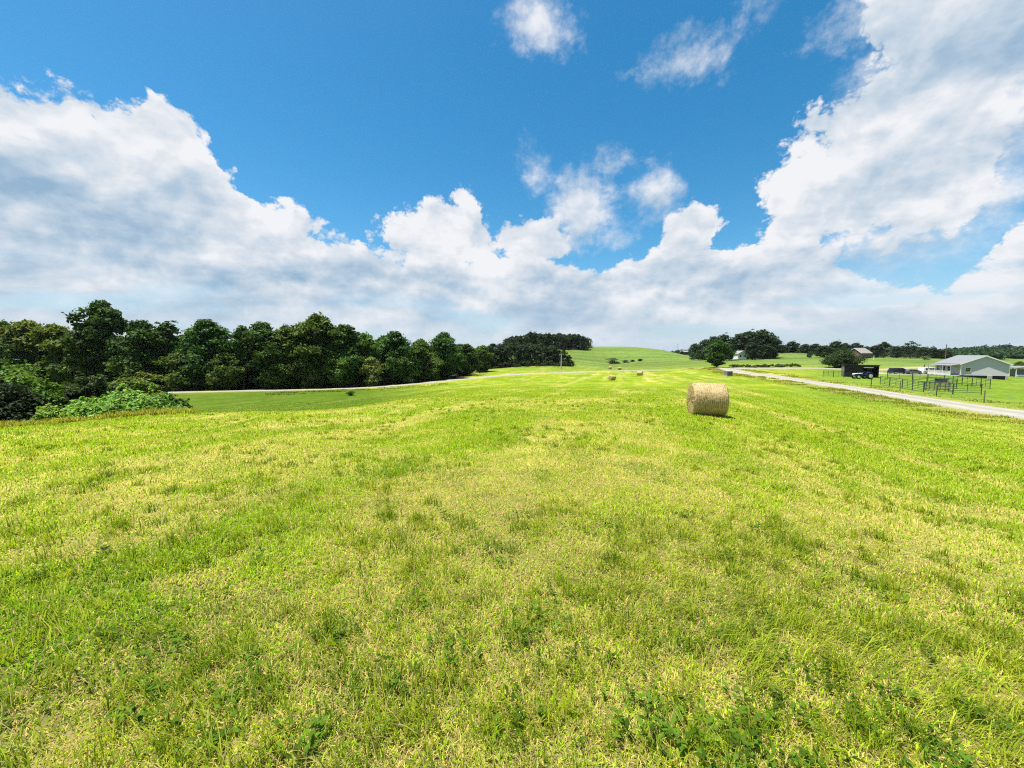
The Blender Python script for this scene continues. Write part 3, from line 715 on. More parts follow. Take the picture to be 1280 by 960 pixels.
# wood on the hillside in the middle: lower, nearer part and upper part on the hilltop
HL = 'trees of the lower hillside wood'
for i, (px, Y, top) in enumerate([(612, 176, 433), (626, 180, 430), (641, 184, 429), (655, 186, 432), (668, 188, 431), (680, 189, 433), (692, 190, 434), (703, 190, 439), (711, 191, 444), (633, 196, 428), (648, 200, 428), (662, 204, 429), (676, 206, 430), (690, 206, 432), (617, 194, 430)]):
    tree(px, Y, top, ['far_oak', 'far_round', 'far_tall'][i % 3], 'dark tree in the lower hillside wood behind the white utility pole', HL)
tree(704.5, 195, 433.5, 'far_tall', 'slender little tree poking up behind the white utility pole', None, wpx=5)
HU = 'trees of the hilltop wood'
for i in range(34):
    px = 634 + (i % 17) * 5.9 + trg.uniform(-1.5, 1.5); Y = 286 + (i // 17) * 16 + trg.uniform(-4, 4)
    top = np.interp(px, [630, 640, 655, 662, 680, 700, 712, 725, 736], [424, 421, 419, 415.5, 418, 417, 417, 419, 423]) + trg.uniform(-.7, 1.3)
    tree(px, Y, top, trg.choice(['far_oak', 'far_round', 'far_tall']), 'dark tree of the dense hilltop wood against the sky', HU, wpx=trg.uniform(12, 17))
# grove to the right of the hill
for px, Y, top, kind, wpx, lab in [
    (867, 240, 429.5, 'far_round', 18, 'small dark tree at the left tip of the grove'), (879, 226, 425, 'far_round', 22, 'low green tree next to the left tip of the grove'),
    (903, 224, 419, 'far_oak', 30, 'tree in the grove above the roadside tree at the junction'), (921, 232, 418, 'far_tall', 26, 'tree in the grove behind the white farmhouse'),
    (935, 226, 415, 'far_oak', 32, 'tall tree right behind the white farmhouse roof'), (949, 220, 412.5, 'far_round', 38, 'highest rounded tree at the right of the grove'),
    (961, 224, 418, 'far_round', 26, 'dark tree closing the right end of the grove'), (890, 236, 421, 'far_tall', 28, 'tree in the grove between its tip and the junction tree'), (911, 206, 427, 'far_oak', 16, 'dark tree touching the left side of the white farmhouse'), (928, 240, 416, 'far_round', 34, 'wide tree high in the middle of the grove'),
    (955, 214, 430, 'far_round', 24, 'low tree in front of the grove\'s right end'), (939, 204, 428.5, 'far_oak', 22, 'dark bushy tree beside the white farmhouse'), (966, 230, 428, 'far_round', 16, 'small tree tucked under the right edge of the grove')]:
    tree(px, Y, top, kind, lab, 'trees of the grove', wpx=wpx)
tree(895, 131, 425, 'oak', 'dark roadside tree standing at the road junction', None, wpx=36)
# tree line across the far right
for px, Y, top, kind, wpx, lab in [
    (975, 265, 431, 'far_round', 16, 'small far tree just right of the grove'), (988, 265, 427, 'far_oak', 19, 'far round tree at the top of the bright meadow'), (1004, 268, 430, 'far_round', 16, 'far tree behind the lone meadow bush'),
    (1017, 262, 430, 'far_oak', 18, 'far tree up the slope left of the broad spreading tree'), (1028, 225, 432, 'far_round', 26, 'dark tree behind the left side of the broad spreading tree'), (1043, 235, 427, 'far_oak', 24, 'tall tree behind the broad spreading tree'),
    (1054, 250, 429, 'far_tall', 14, 'narrow tree touching the far pale-roofed house'), (1067, 285, 429, 'far_oak', 18, 'tree behind the far pale-roofed house'), (1080, 280, 433, 'far_round', 14, 'low tree right of the far pale-roofed house'),
    (1092, 262, 432, 'far_oak', 17, 'dark tree second right of the far pale-roofed house'), (1102, 256, 427.5, 'far_tall', 15, 'tall slim tree above the black shed'), (1118, 258, 433, 'far_oak', 14, 'dark round tree between the slim tree and the airy tree'),
    (1135, 258, 427, 'airy', 21, 'airy tree with sky showing through, left of the long ridge'), (1149, 268, 434, 'far_round', 15, 'tree at the left foot of the long wooded ridge'), (1163, 270, 435.5, 'far_oak', 16, 'tree near the left foot of the ridge, behind the dark pole'), (1176, 268, 437, 'far_round', 18, 'tree behind the left end of the house roof')]:
    tree(px, Y, top, kind, lab, 'far tree line on the right', wpx=wpx)
tree(1051, 137, 438, 'cherry', 'broad low spreading tree behind the black shed', None, wpx=44)
tree(1153, 225, 445, 'far_pale', 'pale rounded bush before the tree line near the ridge', None, name='bush', wpx=12, cat='bush')
tree(1010, 220, 440.5, 'far_round', 'lone small bush on the bright meadow slope', None, name='bush', wpx=8, cat='bush')
for px, Y, top, wpx, lab in [(765, 234, 446.5, 24, 'wide grey green bush in the hollow of the far hill'), (781, 236, 449, 14, 'low bush right of the wide one on the far hill'), (790, 237, 449.5, 7, 'small dark bush left of the last on the far hill'), (799.5, 238, 448.5, 8, 'small dark bush, last in the far hill\'s row')]:
    tree(px, Y, top + (.8 if wpx > 10 else 0), 'far_pale' if wpx > 10 else 'far_round', lab, 'bushes on the far hill', name='bush', wpx=wpx, cat='bush')
tree(438, 63, 488.5, 'round', 'small dark shrub alone in the grassy hollow', None, name='shrub', wpx=13, cat='shrub')
tree(1273, 150, 452, 'round', 'pale green rounded tree behind the house\'s right side', None, wpx=16)

# far woods that read as one mass
def far_wood(name, spots, lab, col):
    rg = np.random.default_rng(5); C = []; Rr = []
    for px, Y, top in spots:
        p = at(px, Y); h = max(4, topz(px, top, Y) - p.z)
        for k in range(9):
            C.append((p.x + rg.normal(0, 3.6), p.y + rg.normal(0, 4), p.z + h * (0.12 + .75 * (k / 8)) - 1.5)); Rr.append(rg.uniform(2.4, 4.2))
    V, c = leaf_cards(np.array(C), np.array(Rr), 34, 1.25, col, rg)
    me = mesh_np(name, V, [np.arange(len(V)).reshape(-1, 4)]); add_attr(me, 'leaf_colour', np.clip(c, .002, .6))
    tag(link(name, me, M_LEAF), lab, 'wood', kind='stuff')
sp = []
for i in range(190):
    px = trg.uniform(1160, 1400); f = trg.random(); Y = 285 + 150 * f
    crest = np.interp(px, [1160, 1190, 1215, 1235, 1245, 1257, 1265, 1280, 1400], [436, 434, 432, 431.5, 433, 429.5, 432, 429.5, 428])
    sp.append((px, Y, 446 + (crest - 446) * f + trg.uniform(-.7, .7)))
far_wood('ridge_wood', sp, 'dark green wood covering the long ridge behind the house', (0.030, 0.058, 0.024))
sp = [(px, 500 + trg.uniform(-30, 30), np.interp(px, [812, 830, 848, 852, 868], [440, 438, 439, 436, 438]) + trg.uniform(-.6, .8)) for px in np.arange(810, 872, 1.6)]
sp += [(px, 430 + trg.uniform(-20, 20), 433 + trg.uniform(-1, 1.5)) for px in np.arange(965, 1165, 3.4)]
far_wood('horizon_wood', sp, 'distant dark band of trees along the horizon', (0.030, 0.052, 0.030))

# ------------------------------------------------------------------ shrubs and vines at the near left
def shrub(name, px, Y, w, d, h, col, lab, seed, ncl=50, per=120, leaf=0.10, group=None, stems=7, cat='shrub', up=.75, rz=0.0):
    rg = np.random.default_rng(seed); e = empty(name, at(px, Y), rz); tag(e, lab, cat, group)
    C = []; Rr = []
    for _ in range(ncl):
        a = rg.uniform(0, 6.28); q = rg.random() ** .5; top = h * (1 - q ** 2.4) ** .6 * rg.uniform(.55, 1.12)
        zz = top * (rg.random() ** .5); cr = rg.uniform(.11, .2) * (w + d + h) / 3
        C.append((math.cos(a) * q * w / 2 * .88, math.sin(a) * q * d / 2 * .88, max(.02, zz - cr * .5))); Rr.append(cr)
    wx, wy = (np.array(C)[:, 0] + e.location.x), (np.array(C)[:, 1] + e.location.y)
    C = np.array(C); C[:, 2] += height(wx, wy) - e.location.z if rz == 0 else 0
    for _ in range(26 if px < 200 else 0):                                 # single shoots standing out of the outline
        i = rg.integers(0, len(C)); s = rg.uniform(.3, .9) * min(h, 2.2) * .20; dr = np.array((rg.normal(0, .3), rg.normal(0, .3), 1.0))
        for k in range(4): C = np.vstack([C, C[i] + dr * (Rr[i] * .8 + s * k / 3)]); Rr.append(.05 + .05 * (3 - k))
    nb = ncl; V, c = leaf_cards(C[:nb], np.array(Rr)[:nb], per, leaf, tuple(v * 1.3 for v in col), rg, up=up)
    V2, c2 = leaf_cards(C[nb:], np.array(Rr)[nb:], 12, leaf * .9, tuple(v * 1.4 for v in col), rg, up=up); V = np.concatenate([V, V2]) if len(C) > nb else V; c = np.concatenate([c, c2]) if len(C) > nb else c
    me = mesh_np(name + '_foliage', V, [np.arange(len(V)).reshape(-1, 4)]); add_attr(me, 'leaf_colour', np.clip(c, .002, .6)); me.materials.append(M_LEAF)
    link('foliage', me, None, e)
    tb = []
    for _ in range(stems):
        a = rg.uniform(0, 6.28); q = rg.uniform(.2, .8); t = np.array((math.cos(a) * q * w / 2, math.sin(a) * q * d / 2, h * .8 * (1 - q * .5)))
        b = np.array((rg.normal(0, .12), rg.normal(0, .12), -.25)); tb.append(tube([b, (b + t) / 2 + np.array((0, 0, .15 * h)), t], [.045, .03, .012], 5))
    link('stem', join_tubes(name + '_stem', tb), None, e); return e
shrub('thicket', 8, 22.5, 5.8, 4.5, 2.9, (0.020, 0.036, 0.013), 'tall dark shadowy thicket at the photo\'s left edge', 31, 90, 150, .11)
shrub('thicket', 6, 29.5, 9, 6, 5.1, (0.066, 0.125, 0.018), 'rounded vine-covered thicket behind the dark one at the left', 32, 110, 150, .15)
shrub('shrub', 62, 24, 3.8, 3.2, 2.6, (0.085, 0.165, 0.018), 'bright green leafy shrub between the dark thicket and the vine mound', 33, 60, 140, .10)
shrub('shrub', 106, 26, 3.2, 2.8, 3.9, (0.040, 0.066, 0.018), 'dark domed shrub standing up behind the vine mound', 34, 60, 140, .10)
shrub('shrub', 158, 27.5, 3.6, 3, 4.1, (0.080, 0.125, 0.022), 'green shrub with a pale twiggy top behind the middle of the vine mound', 35, 60, 140, .11)
shrub('shrub', 188, 28.5, 3.2, 3, 3.7, (0.105, 0.130, 0.020), 'yellowish shrub behind the right part of the vine mound', 36, 50, 130, .11)
shrub('shrub', 209, 29, 2.6, 3, 3.0, (0.036, 0.062, 0.020), 'small dark shrub closing the right end of the shrub row', 37, 44, 130, .11)
shrub('vine_mound', 152, 20.2, 6.6, 3.6, 1.75, (0.130, 0.225, 0.036), 'low mound of pale sunlit vines at the edge of the mown field', 38, 110, 200, .095, up=.9)
shrub('vine_mound', 84, 19.8, 3.6, 2.6, 1.2, (0.130, 0.200, 0.032), 'smaller low vine patch left of the big vine mound', 39, 60, 140, .08, up=.8)
# rough long grass at the foot of the shrubs and in the road ditch
def rough_grass():
    X = []; Yy = []; Ls = []; Cc = []
    for px0, px1, Y0, Y1, n, L, c in [(-120, 250, 16.5, 21, 26000, .38, (0.33, 0.32, 0.045)), (330, 560, 60, 70, 5000, .22, (0.10, 0.14, 0.012))]:
        px = rng.uniform(px0, px1, n); px = np.where((Y0 < 50) & (px > 170) & (rng.random(n) < (px - 170) / 80), px - 150, px); Y = rng.uniform(Y0, Y1, n) + (np.clip(px - 300, 0, 400) * .11 if Y0 > 50 else 0); k = fbm(px / 14, Y, 4, 3) > .42
        px, Y = px[k], Y[k]; X.append((px - 640) / F * Y); Yy.append(Y); Ls.append(rng.uniform(.3, 1.1, len(px)) * L * (.4 + 1.1 * fbm(px / 9, Y * 2, 6, 2))); Cc.append(np.array(c) * rng.uniform(.6, 1.4, (len(px), 1)))
    for L_, w in ROADS[:1]:
        T = np.gradient(L_, axis=0); T /= np.linalg.norm(T, axis=1)[:, None]; Nn = np.stack([T[:, 1], -T[:, 0]], -1)
        i = rng.integers(0, len(L_), 42000); side = np.where(rng.random(42000) < .8, -1, 1)
        off = w / 2 + .5 + rng.random(42000) ** 1.3 * 3.4
        p = L_[i] + Nn[i] * (off * side)[:, None] + rng.normal(0, .8, (42000, 2))
        k = (fbm(p[:, 0] / 2.2, p[:, 1] / 2.2, 14, 3) > .50) & (road_dist(p[:, 0], p[:, 1]) > .35) & (p[:, 1] > 5); p = p[k]
        X.append(p[:, 0]); Yy.append(p[:, 1]); Ls.append(rng.uniform(.07, .24, len(p))); f = fbm(p[:, 0] / 1.8, p[:, 1] / 1.8, 15, 2)[:, None]
        Cc.append((np.array((0.24, 0.27, 0.022)) + (np.array((0.46, 0.40, 0.13)) - np.array((0.24, 0.27, 0.022))) * sstep(f, .45, .75)) * rng.uniform(.6, 1.3, (len(p), 1)))
    x = np.concatenate(X); y = np.concatenate(Yy); L = np.concatenate(Ls); c = np.concatenate(Cc)
    kk = road_dist(x, y) > .2; x, y, L, c = x[kk], y[kk], L[kk], c[kk]; n = len(x)
    me = blades(x, y, L, .02 + .0007 * np.hypot(x, y), np.abs(rng.normal(.3, .25, n)), rng.uniform(0, 6.28, n), c, np.abs(rng.normal(.5, .3, n)), 'rough_grass')
    tag(link('rough_grass', me, M_BLADE), 'long rough grass along the ditch and under the shrubs', 'grass', kind='stuff')
rough_grass()

# ------------------------------------------------------------------ mesh builder for made things
class MB:
    def __init__(self): self.bm = bmesh.new()
    def box(self, c, s, rot=0.0, bev=0.0, M=None):
        r = bmesh.ops.create_cube(self.bm, size=1.0); vs = r['verts']
        m = Matrix.Translation(c) @ Matrix.Rotation(rot, 4, 'Z') @ Matrix.Diagonal((*s, 1))
        if M is not None: m = M @ m
        bmesh.ops.transform(self.bm, matrix=m, verts=vs)
        if bev:
            ed = {e for v in vs for e in v.link_edges}
            bmesh.ops.bevel(self.bm, geom=list(ed), offset=bev, segments=2, affect='EDGES', profile=.6)
        return self
    def bar(self, a, b, r, seg=8, r2=None):
        a, b = Vector(a), Vector(b); d = b - a
        o = bmesh.ops.create_cone(self.bm, cap_ends=True, segments=seg, radius1=r, radius2=r if r2 is None else r2, depth=d.length)
        bmesh.ops.transform(self.bm, matrix=Matrix.Translation((a + b) / 2) @ d.to_track_quat('Z', 'Y').to_matrix().to_4x4(), verts=o['verts']); return self
    def prism(self, prof, x0, x1, axis='y', inset=None):
        """profile [(u,z)] along x or y pulled between two offsets"""
        def P(u, z, w): return (u, w, z) if axis == 'y' else (w, u, z)
        A = [self.bm.verts.new(P(u, z, x0)) for u, z in prof]; B = [self.bm.verts.new(P(u, z, x1)) for u, z in (inset or prof)]
        n = len(prof)
        self.bm.faces.new(A); self.bm.faces.new(B[::-1])
        for i in range(n): self.bm.faces.new((A[i], B[i], B[(i + 1) % n], A[(i + 1) % n]))
        return self
    def poly(self, pts):
        self.bm.faces.new([self.bm.verts.new(p) for p in pts]); return self
    def build(self, name, m, parent=None, smooth=False, bev=0.0):
        if bev: bmesh.ops.bevel(self.bm, geom=self.bm.edges[:], offset=bev, segments=2, affect='EDGES', profile=.6)
        bmesh.ops.recalc_face_normals(self.bm, faces=self.bm.faces[:])
        me = D.meshes.new(name); self.bm.to_mesh(me); self.bm.free()
        if smooth: me.polygons.foreach_set('use_smooth', np.ones(len(me.polygons), bool))
        return link(name, me, m, parent)
def copy_tree(o, parent=None):
    c = o.copy(); COL.objects.link(c); c.parent = parent
    for ch in list(o.children): copy_tree(ch, c)
    return c
M_WHITE = mat('white_paint', (0.78, 0.78, 0.76), .5, .3, var=.06); M_BLACK = mat('black_metal', (0.012, 0.012, 0.014), .55, .3, var=.3)
M_SIDING = None
def siding_mat():
    m = D.materials.new('siding'); m.use_nodes = True; n = N(m.node_tree); b = m.node_tree.nodes['Principled BSDF']; b.inputs['Roughness'].default_value = .6
    co = n('ShaderNodeTexCoord').outputs['Object']; z = n('ShaderNodeSeparateXYZ', [co]).outputs[2]
    f, _ = n.noise(co, 2.0, 4, .6)
    n.l.new(n.mix(f, (0.45, 0.425, 0.46), (0.50, 0.475, 0.51)), b.inputs['Base Color'])
    saw = n.m('FRACT', n.m('MULTIPLY', z, 5.0))
    n.l.new(n('ShaderNodeBump', {'Strength': .9, 'Distance': .03, 'Height': n.m('SUBTRACT', 1.0, saw)}).outputs[0], b.inputs['Normal']); return m
M_SIDING = siding_mat()
M_ROOF = mat('pale_metal_roof', (0.19, 0.195, 0.20), .5, .4, var=.08, scale=1.5); M_GLASS = mat('dark_glass', (0.015, 0.018, 0.022), .08, .6, var=.1)
M_STEEL = mat('dark_pipe', (0.030, 0.055, 0.045), .6, .3, var=.3); M_RUST = mat('rusty_pipe', (0.12, 0.085, 0.055), .85, .1, var=.35)
M_WOODP = mat('weathered_post', (0.15, 0.13, 0.10), .9, .1, var=.3); M_TYRE = mat('tyre_rubber', (0.012, 0.012, 0.012), .85, .15)
M_CONC = mat('concrete', (0.42, 0.40, 0.36), .9, .1, var=.15); M_CRAWL_SHADE = mat('crawl_shade', (0.035, 0.033, 0.030), .9, .1); M_GREY = mat('grey_box', (0.16, 0.16, 0.17), .8, .2, var=.3, scale=5)

# ------------------------------------------------------------------ hay bales
def hay_mat():
    m = D.materials.new('hay'); m.use_nodes = True; n = N(m.node_tree); b = m.node_tree.nodes['Principled BSDF']; b.inputs['Roughness'].default_value = .85; b.inputs['Specular IOR Level'].default_value = .15
    co = n('ShaderNodeTexCoord').outputs['Object']; s = n('ShaderNodeSeparateXYZ', [co]); x, y, z = s.outputs
    th = n.m('ARCTAN2', y, z)
    st, _ = n.noise(n.xyz(n.m('MULTIPLY', x, 26.0), n.m('MULTIPLY', th, 4.0), 0), 1.0, 5, .65)
    f, _ = n.noise(n.vm('MULTIPLY', co, (9.0, 26.0, 26.0)), 1.0, 5, .7); g, _ = n.noise(co, 2.2, 4, .6)
    v = n.m('ADD', n.m('MULTIPLY', st, .5), n.m('MULTIPLY', f, .5))
    c = n.mix(n.ss(v, .34, .64), (0.24, 0.165, 0.062), (0.52, 0.39, 0.19)); c = n.mix(n.ss(g, .4, .68, 0, .5), c, (0.53, 0.41, 0.21))
    n.l.new(c, b.inputs['Base Color'])
    n.l.new(n('ShaderNodeBump', {'Strength': .9, 'Distance': .05, 'Height': v}).outputs[0], b.inputs['Normal']); return m
M_HAY = hay_mat(); M_NET = mat('bale_net', (0.46, 0.37, 0.21), .6, .2)
def bale_mesh(Rd, Ln, seg, nx, seed, sag=.05):
    rg = np.random.default_rng(seed); V = []; prof = []
    for i in range(nx + 1):
        t = i / nx; x = (t - .5) * Ln; e = min(t, 1 - t) * Ln
        prof.append((x, Rd * (1 - .10 * math.exp(-e / .07))))
    prof = [(-Ln / 2 - .02, Rd * .3), (-Ln / 2 - .012, Rd * .62), (-Ln / 2 - .004, Rd * .80)] + prof + [(Ln / 2 + .004, Rd * .80), (Ln / 2 + .012, Rd * .62), (Ln / 2 + .02, Rd * .3)]
    for i, (x, r) in enumerate(prof):
        for k in range(seg):
            a = 2 * math.pi * k / seg
            q = r * (1 + .020 * math.sin(2 * a + .6) + .014 * (vnoise([a * 5], [x * 4], seed)[0] - .5) * 2 + .008 * rg.normal())
            z = -q * math.cos(a); z = max(z, -Rd * (1 - sag)) ; V.append((x + .012 * rg.normal(), q * math.sin(a) * (1 + .03 * (z < -.2)), z))
    n = len(prof); F4 = [(i * seg + k, i * seg + (k + 1) % seg, (i + 1) * seg + (k + 1) % seg, (i + 1) * seg + k) for i in range(n - 1) for k in range(seg)]
    me = D.meshes.new('hay_bale'); me.from_pydata(V, [], F4 + [tuple(range(seg))[::-1], tuple(range((n - 1) * seg, n * seg))]); me.update()
    me.polygons.foreach_set('use_smooth', np.ones(len(me.polygons), bool)); me.materials.append(M_HAY); return me
def big_bale():
    Rd = .66; Ln = 1.22; p = at(884.5, 15.15); e = empty('hay_bale', p, R(-11.5)); tag(e, 'large round golden hay bale lying on its side in the near field', 'hay bale')
    link('roll', bale_mesh(Rd, Ln, 96, 40, 3), None, e).location = (0, 0, Rd * .94)
    b = MB()
    for x in np.linspace(-.54, .54, 16):
        w = .006
        for k in range(48):
            a, a2 = 2 * math.pi * k / 48, 2 * math.pi * (k + 1) / 48; q = Rd * 1.030
            f = lambda a, dx: (x + dx, q * math.sin(a), max(-q * math.cos(a), -Rd * .945) + Rd * .94)
            b.poly([f(a, -w), f(a2, -w), f(a2, w), f(a, w)])
    b.build('net_wrap', M_NET, e)
    rg = np.random.default_rng(9); n = 5200
    a = rg.uniform(0, 6.28, n); x = rg.uniform(-Ln / 2, Ln / 2, n); ends = rg.random(n) < .45
    x = np.where(ends, np.sign(x) * (Ln / 2 + .01), x); q = np.where(ends, Rd * .97 * rg.random(n) ** .4, Rd * 1.0)
    c = np.stack([x, q * np.sin(a), np.maximum(-q * np.cos(a), -Rd * .93) + Rd * .94], -1)
    d = rg.normal(size=(n, 3)) * np.where(ends, .8, .55)[:, None]; out = np.stack([np.where(ends, np.sign(x) * .9, 0), np.where(ends, 0, np.sin(a)), np.where(ends, 0, -np.cos(a))], -1)
    d += out * .35; d /= np.linalg.norm(d, axis=1)[:, None]; ln = rg.uniform(.03, .10, n)[:, None]; s = np.cross(d, rg.normal(size=(n, 3))); s /= np.linalg.norm(s, axis=1)[:, None]
    V = np.stack([c - s * .004, c + s * .004, c + d * ln], 1).reshape(-1, 3); V[:, 2] = np.maximum(V[:, 2], .01)
    me = mesh_np('loose_straw', V, [np.arange(3 * n).reshape(-1, 3)]); add_attr(me, 'blade_colour', np.repeat(np.array((.50, .41, .22)) * rg.uniform(.5, 1.25, (n, 1)), 3, 0))
    link('loose_straw', me, M_BLADE, e)
big_bale()
SB = bale_mesh(.66, 1.5, 28, 10, 5)
for px, Y, rz, lab, m in [(765, 95, .5, 'pale far hay bale at the field\'s far edge before the road', None), (799.5, 115, -.6, 'far hay bale with a dark shaded end, right of the pale one', None),
                          (774, 172, 0, 'tiny hay bale furthest right beyond the far road', None), (762, 180, .4, 'tiny pale hay bale beyond the far road, left of its neighbour', None)]:
    o = link('hay_bale', SB, None); o.location = at(px, Y, .62); o.rotation_euler = (0, 0, rz); tag(o, lab, 'hay bale', 'hay bales left in the fields')

# ------------------------------------------------------------------ buildings
def gable_house(name, loc, rz, w, L, hw, rise, wall, roof, over=.35, trim=M_WHITE, found=None, fdrop=.9):
    """local x across the gable, y along the ridge, z up from the floor line"""
    e = empty(name, loc, rz)
    b = MB(); b.prism([(0, 0), (w, 0), (w, hw), (w / 2, hw + rise), (0, hw)], 0, L); b.build('wall', wall, e)
    s = rise / (w / 2); t = .14
    for sd in (-1, 1):
        b = MB(); x0 = w / 2; x1 = w / 2 + sd * (w / 2 + over); z1 = hw + rise - s * (w / 2 + over)
        b.prism([(x0, hw + rise + .03), (x1, z1 + .03), (x1, z1 + .03 + t), (x0, hw + rise + .03 + t)], -over, L + over); b.build('roof', roof, e)
        for y in (-over - .03, L + over):
            b = MB(); b.prism([(x0, hw + rise - .10), (x1, z1 - .10), (x1, z1 + .03 + t - .02), (x0, hw + rise + .03 + t - .02)], y, y + .03); b.build('fascia', trim, e)
    if found:
        b = MB(); b.box((w / 2, L / 2, -fdrop / 2 - .002), (w - .24, L - .24, fdrop)); b.build('underfloor_shade', found, e)  # solid block, its dark colour standing for shade in the open crawl space
    return e
def window(e, x, y, z, ww, hh, side, trim=M_WHITE):
    """side 'g' on the gable (facing -y), 'l' on the long wall (facing -x)"""
    f = MB(); g = MB()
    if side == 'g':
        for dx, dz, sx, sz in ((0, hh / 2, ww + .12, .07), (0, -hh / 2, ww + .12, .07), (-ww / 2, 0, .07, hh), (ww / 2, 0, .07, hh), (0, 0, ww, .04)): f.box((x + dx, y - .035, z + dz), (sx, .07, sz))
        g.box((x, y - .012, z), (ww, .02, hh))
    else:
        for dy, dz, sy, sz in ((0, hh / 2, ww + .12, .07), (0, -hh / 2, ww + .12, .07), (-ww / 2, 0, .07, hh), (ww / 2, 0, .07, hh), (0, 0, ww, .04)): f.box((x - .035, y + dy, z + dz), (.07, sy, sz))
        g.box((x - .012, y, z), (.02, ww, hh))
    fr = f.build('window', trim, e); g.build('pane', M_GLASS, fr)
# the grey house on the right
hp = ray(1200, 469.0) * 94
H = gable_house('house', (hp.x, hp.y, EYE + hp.z), math.atan2(-.493, .87), 8.0, 13.0, 2.75, 1.95, M_SIDING, M_ROOF, over=.30, found=M_CRAWL_SHADE, fdrop=1.6)
tag(H, 'single-storey pale grey house with a low gable roof and white porch railing', 'house')
window(H, 1.25, 0, 1.35, .95, 1.0, 'g'); window(H, 0, 5.6, 1.45, 1.5, 1.2, 'l'); window(H, 0, 11.6, 1.45, 1.1, 1.1, 'l')
b = MB(); b.box((-.03, 8.4, 1.03), (.06, .95, 2.05)); dr = b.build('door', M_BLACK, H); b = MB(); b.box((-.08, 8.05, 1.0), (.05, .05, .12)); b.build('handle', M_GREY, dr)
for sx in (.05, 7.95):
    b = MB(); b.box((sx, -.02, 1.3), (.14, .05, 2.6)); b.build('corner_board', M_WHITE, H)
b = MB(); b.box((4.9, .06, -.55), (.75, .5, 1.08)); b.build('pier', M_CONC, H)
b = MB(); b.box((7.6, .06, -.55), (.3, .5, 1.08)); b.build('pier', M_CONC, H)
b = MB(); b.box((-.86, 6.4, -.12), (1.7, 12.4, .16)); b.build('porch_deck', M_WHITE, H)
b = MB()
for y in np.arange(.4, 12.5, .16): b.box((-1.62, y, .46), (.03, .045, .82))
for z in (.08, .90): b.box((-1.62, 6.4, z), (.07, 12.4, .07))
b.build('railing', M_WHITE, H)
for y in (.3, 4.3, 8.6, 12.5):
    b = MB(); b.box((-1.62, y, 1.12), (.11, .11, 2.5)); b.build('porch_post', M_WHITE, H)
b = MB(); b.prism([(-.02, 2.60), (-1.95, 2.30), (-1.95, 2.38), (-.02, 2.69)], -.1, 12.9); b.build('porch_roof', M_ROOF, H)
# carport at the right edge
p = at(1268, 108); E = empty('carport', p, math.atan2(-.35, .93)); tag(E, 'low grey carport on posts beside the grey house, at the photo\'s right edge', 'carport')
b = MB(); b.prism([(0, 2.35), (9, 2.35), (9, 2.6), (4.5, 3.0), (0, 2.6)], -.3, 6.3); b.build('roof', M_ROOF, E)
for x in (.2, 3.0, 5.9, 8.8):
    for y in (.1, 5.9):
        b = MB(); b.box((x, y, 1.1), (.14, .14, 2.5)); b.build('post', M_WHITE, E)
b = MB(); b.box((4.5, 5.8, 1.0), (8.6, .08, 2.0)); b.build('back_panel', M_SIDING, E)
b = MB(); b.box((4.5, .05, .35), (8.8, .06, .5)); b.build('low_wall', M_WHITE, E)
# black run-in shed behind the tractor
p = at(1054, 86); E = empty('black_shed', p, R(-32)); tag(E, 'black open-fronted metal shed standing behind the tractor', 'shed')
w, d, h = 5.8, 3.2, 2.55
b = MB(); b.box((w / 2, d - .05, h / 2 - .2), (w, .1, h + .3)); b.build('back_wall', M_BLACK, E)
b = MB(); b.box((.05, d / 2, h / 2 - .2), (.1, d - .22, h + .3)); b.build('side_wall', M_GREY, E)
b = MB(); b.box((w - .05, d / 2, h / 2 - .2), (.1, d - .22, h + .3)); b.build('side_wall', M_BLACK, E)
b = MB(); b.prism([(-.2, h + .06), (d + .1, h - .0), (d + .1, h + .10), (-.2, h + .16)], -.12, w + .12, axis='x'); b.build('roof', M_BLACK, E)
b = MB(); b.box((w / 2, .02, h - .12), (w, .06, .34)); b.build('fascia', M_BLACK, E)
b = MB(); b.box((w * .70, -.02, h - .42), (1.6, .05, .16)); b.build('painted_gap_light', M_WHITE, E)  # white strip painted to show daylight through the gap below the roof
b = MB(); b.box((w * .27, .05, h / 2 - .25), (w * .5, .08, h - .1)); b.build('front_panel', M_BLACK, E)
for x in (w * .53, w - .12):
    b = MB(); b.box((x, .06, h / 2 - .15), (.12, .12, h + .1)); b.build('post', M_BLACK, E)
M_BRICK = mat('brown_wall', (0.16, 0.12, 0.085), .9, .1, var=.25, scale=2); M_PALEROOF = mat('pale_shingle', (0.26, 0.24, 0.22), .9, .1, var=.15)  # brown wall and pale shingle colours of the far buildings
q = ray(1061, 447.5) * 252; E = gable_house('farmhouse', (q.x, q.y, gz(q.x, q.y) + .3), R(-22), 8, 12, 2.8, 3.2, M_BRICK, M_PALEROOF, found=M_CRAWL_SHADE); E.rotation_euler.z = R(-68)
E.location = at(1061, 256, .3) + Vector((0, 3, 0)); tag(E, 'far brown house with a pale roof among the trees', 'house')
window(E, 2, 0, 1.5, 1.2, 1.2, 'g'); window(E, 0, 3, 1.5, 1.2, 1.2, 'l'); window(E, 0, 8, 1.5, 1.2, 1.2, 'l')
E = gable_house('farmhouse', at(921, 212, .3), R(-8), 5, 7, 3.0, 1.5, M_WHITE, M_PALEROOF, found=M_CRAWL_SHADE); tag(E, 'small white farmhouse half hidden by trees of the grove', 'house')
window(E, 1.3, 0, 1.7, .9, 1.3, 'g'); window(E, 3.6, 0, 1.7, .9, 1.3, 'g')
E = gable_house('field_shed', at(849, 305, .1), R(-60), 4.0, 5.5, 1.6, .9, M_BLACK, M_PALEROOF, found=M_CRAWL_SHADE, fdrop=.6); tag(E, 'tiny pale-roofed shed on the right shoulder of the far hill', 'shed')

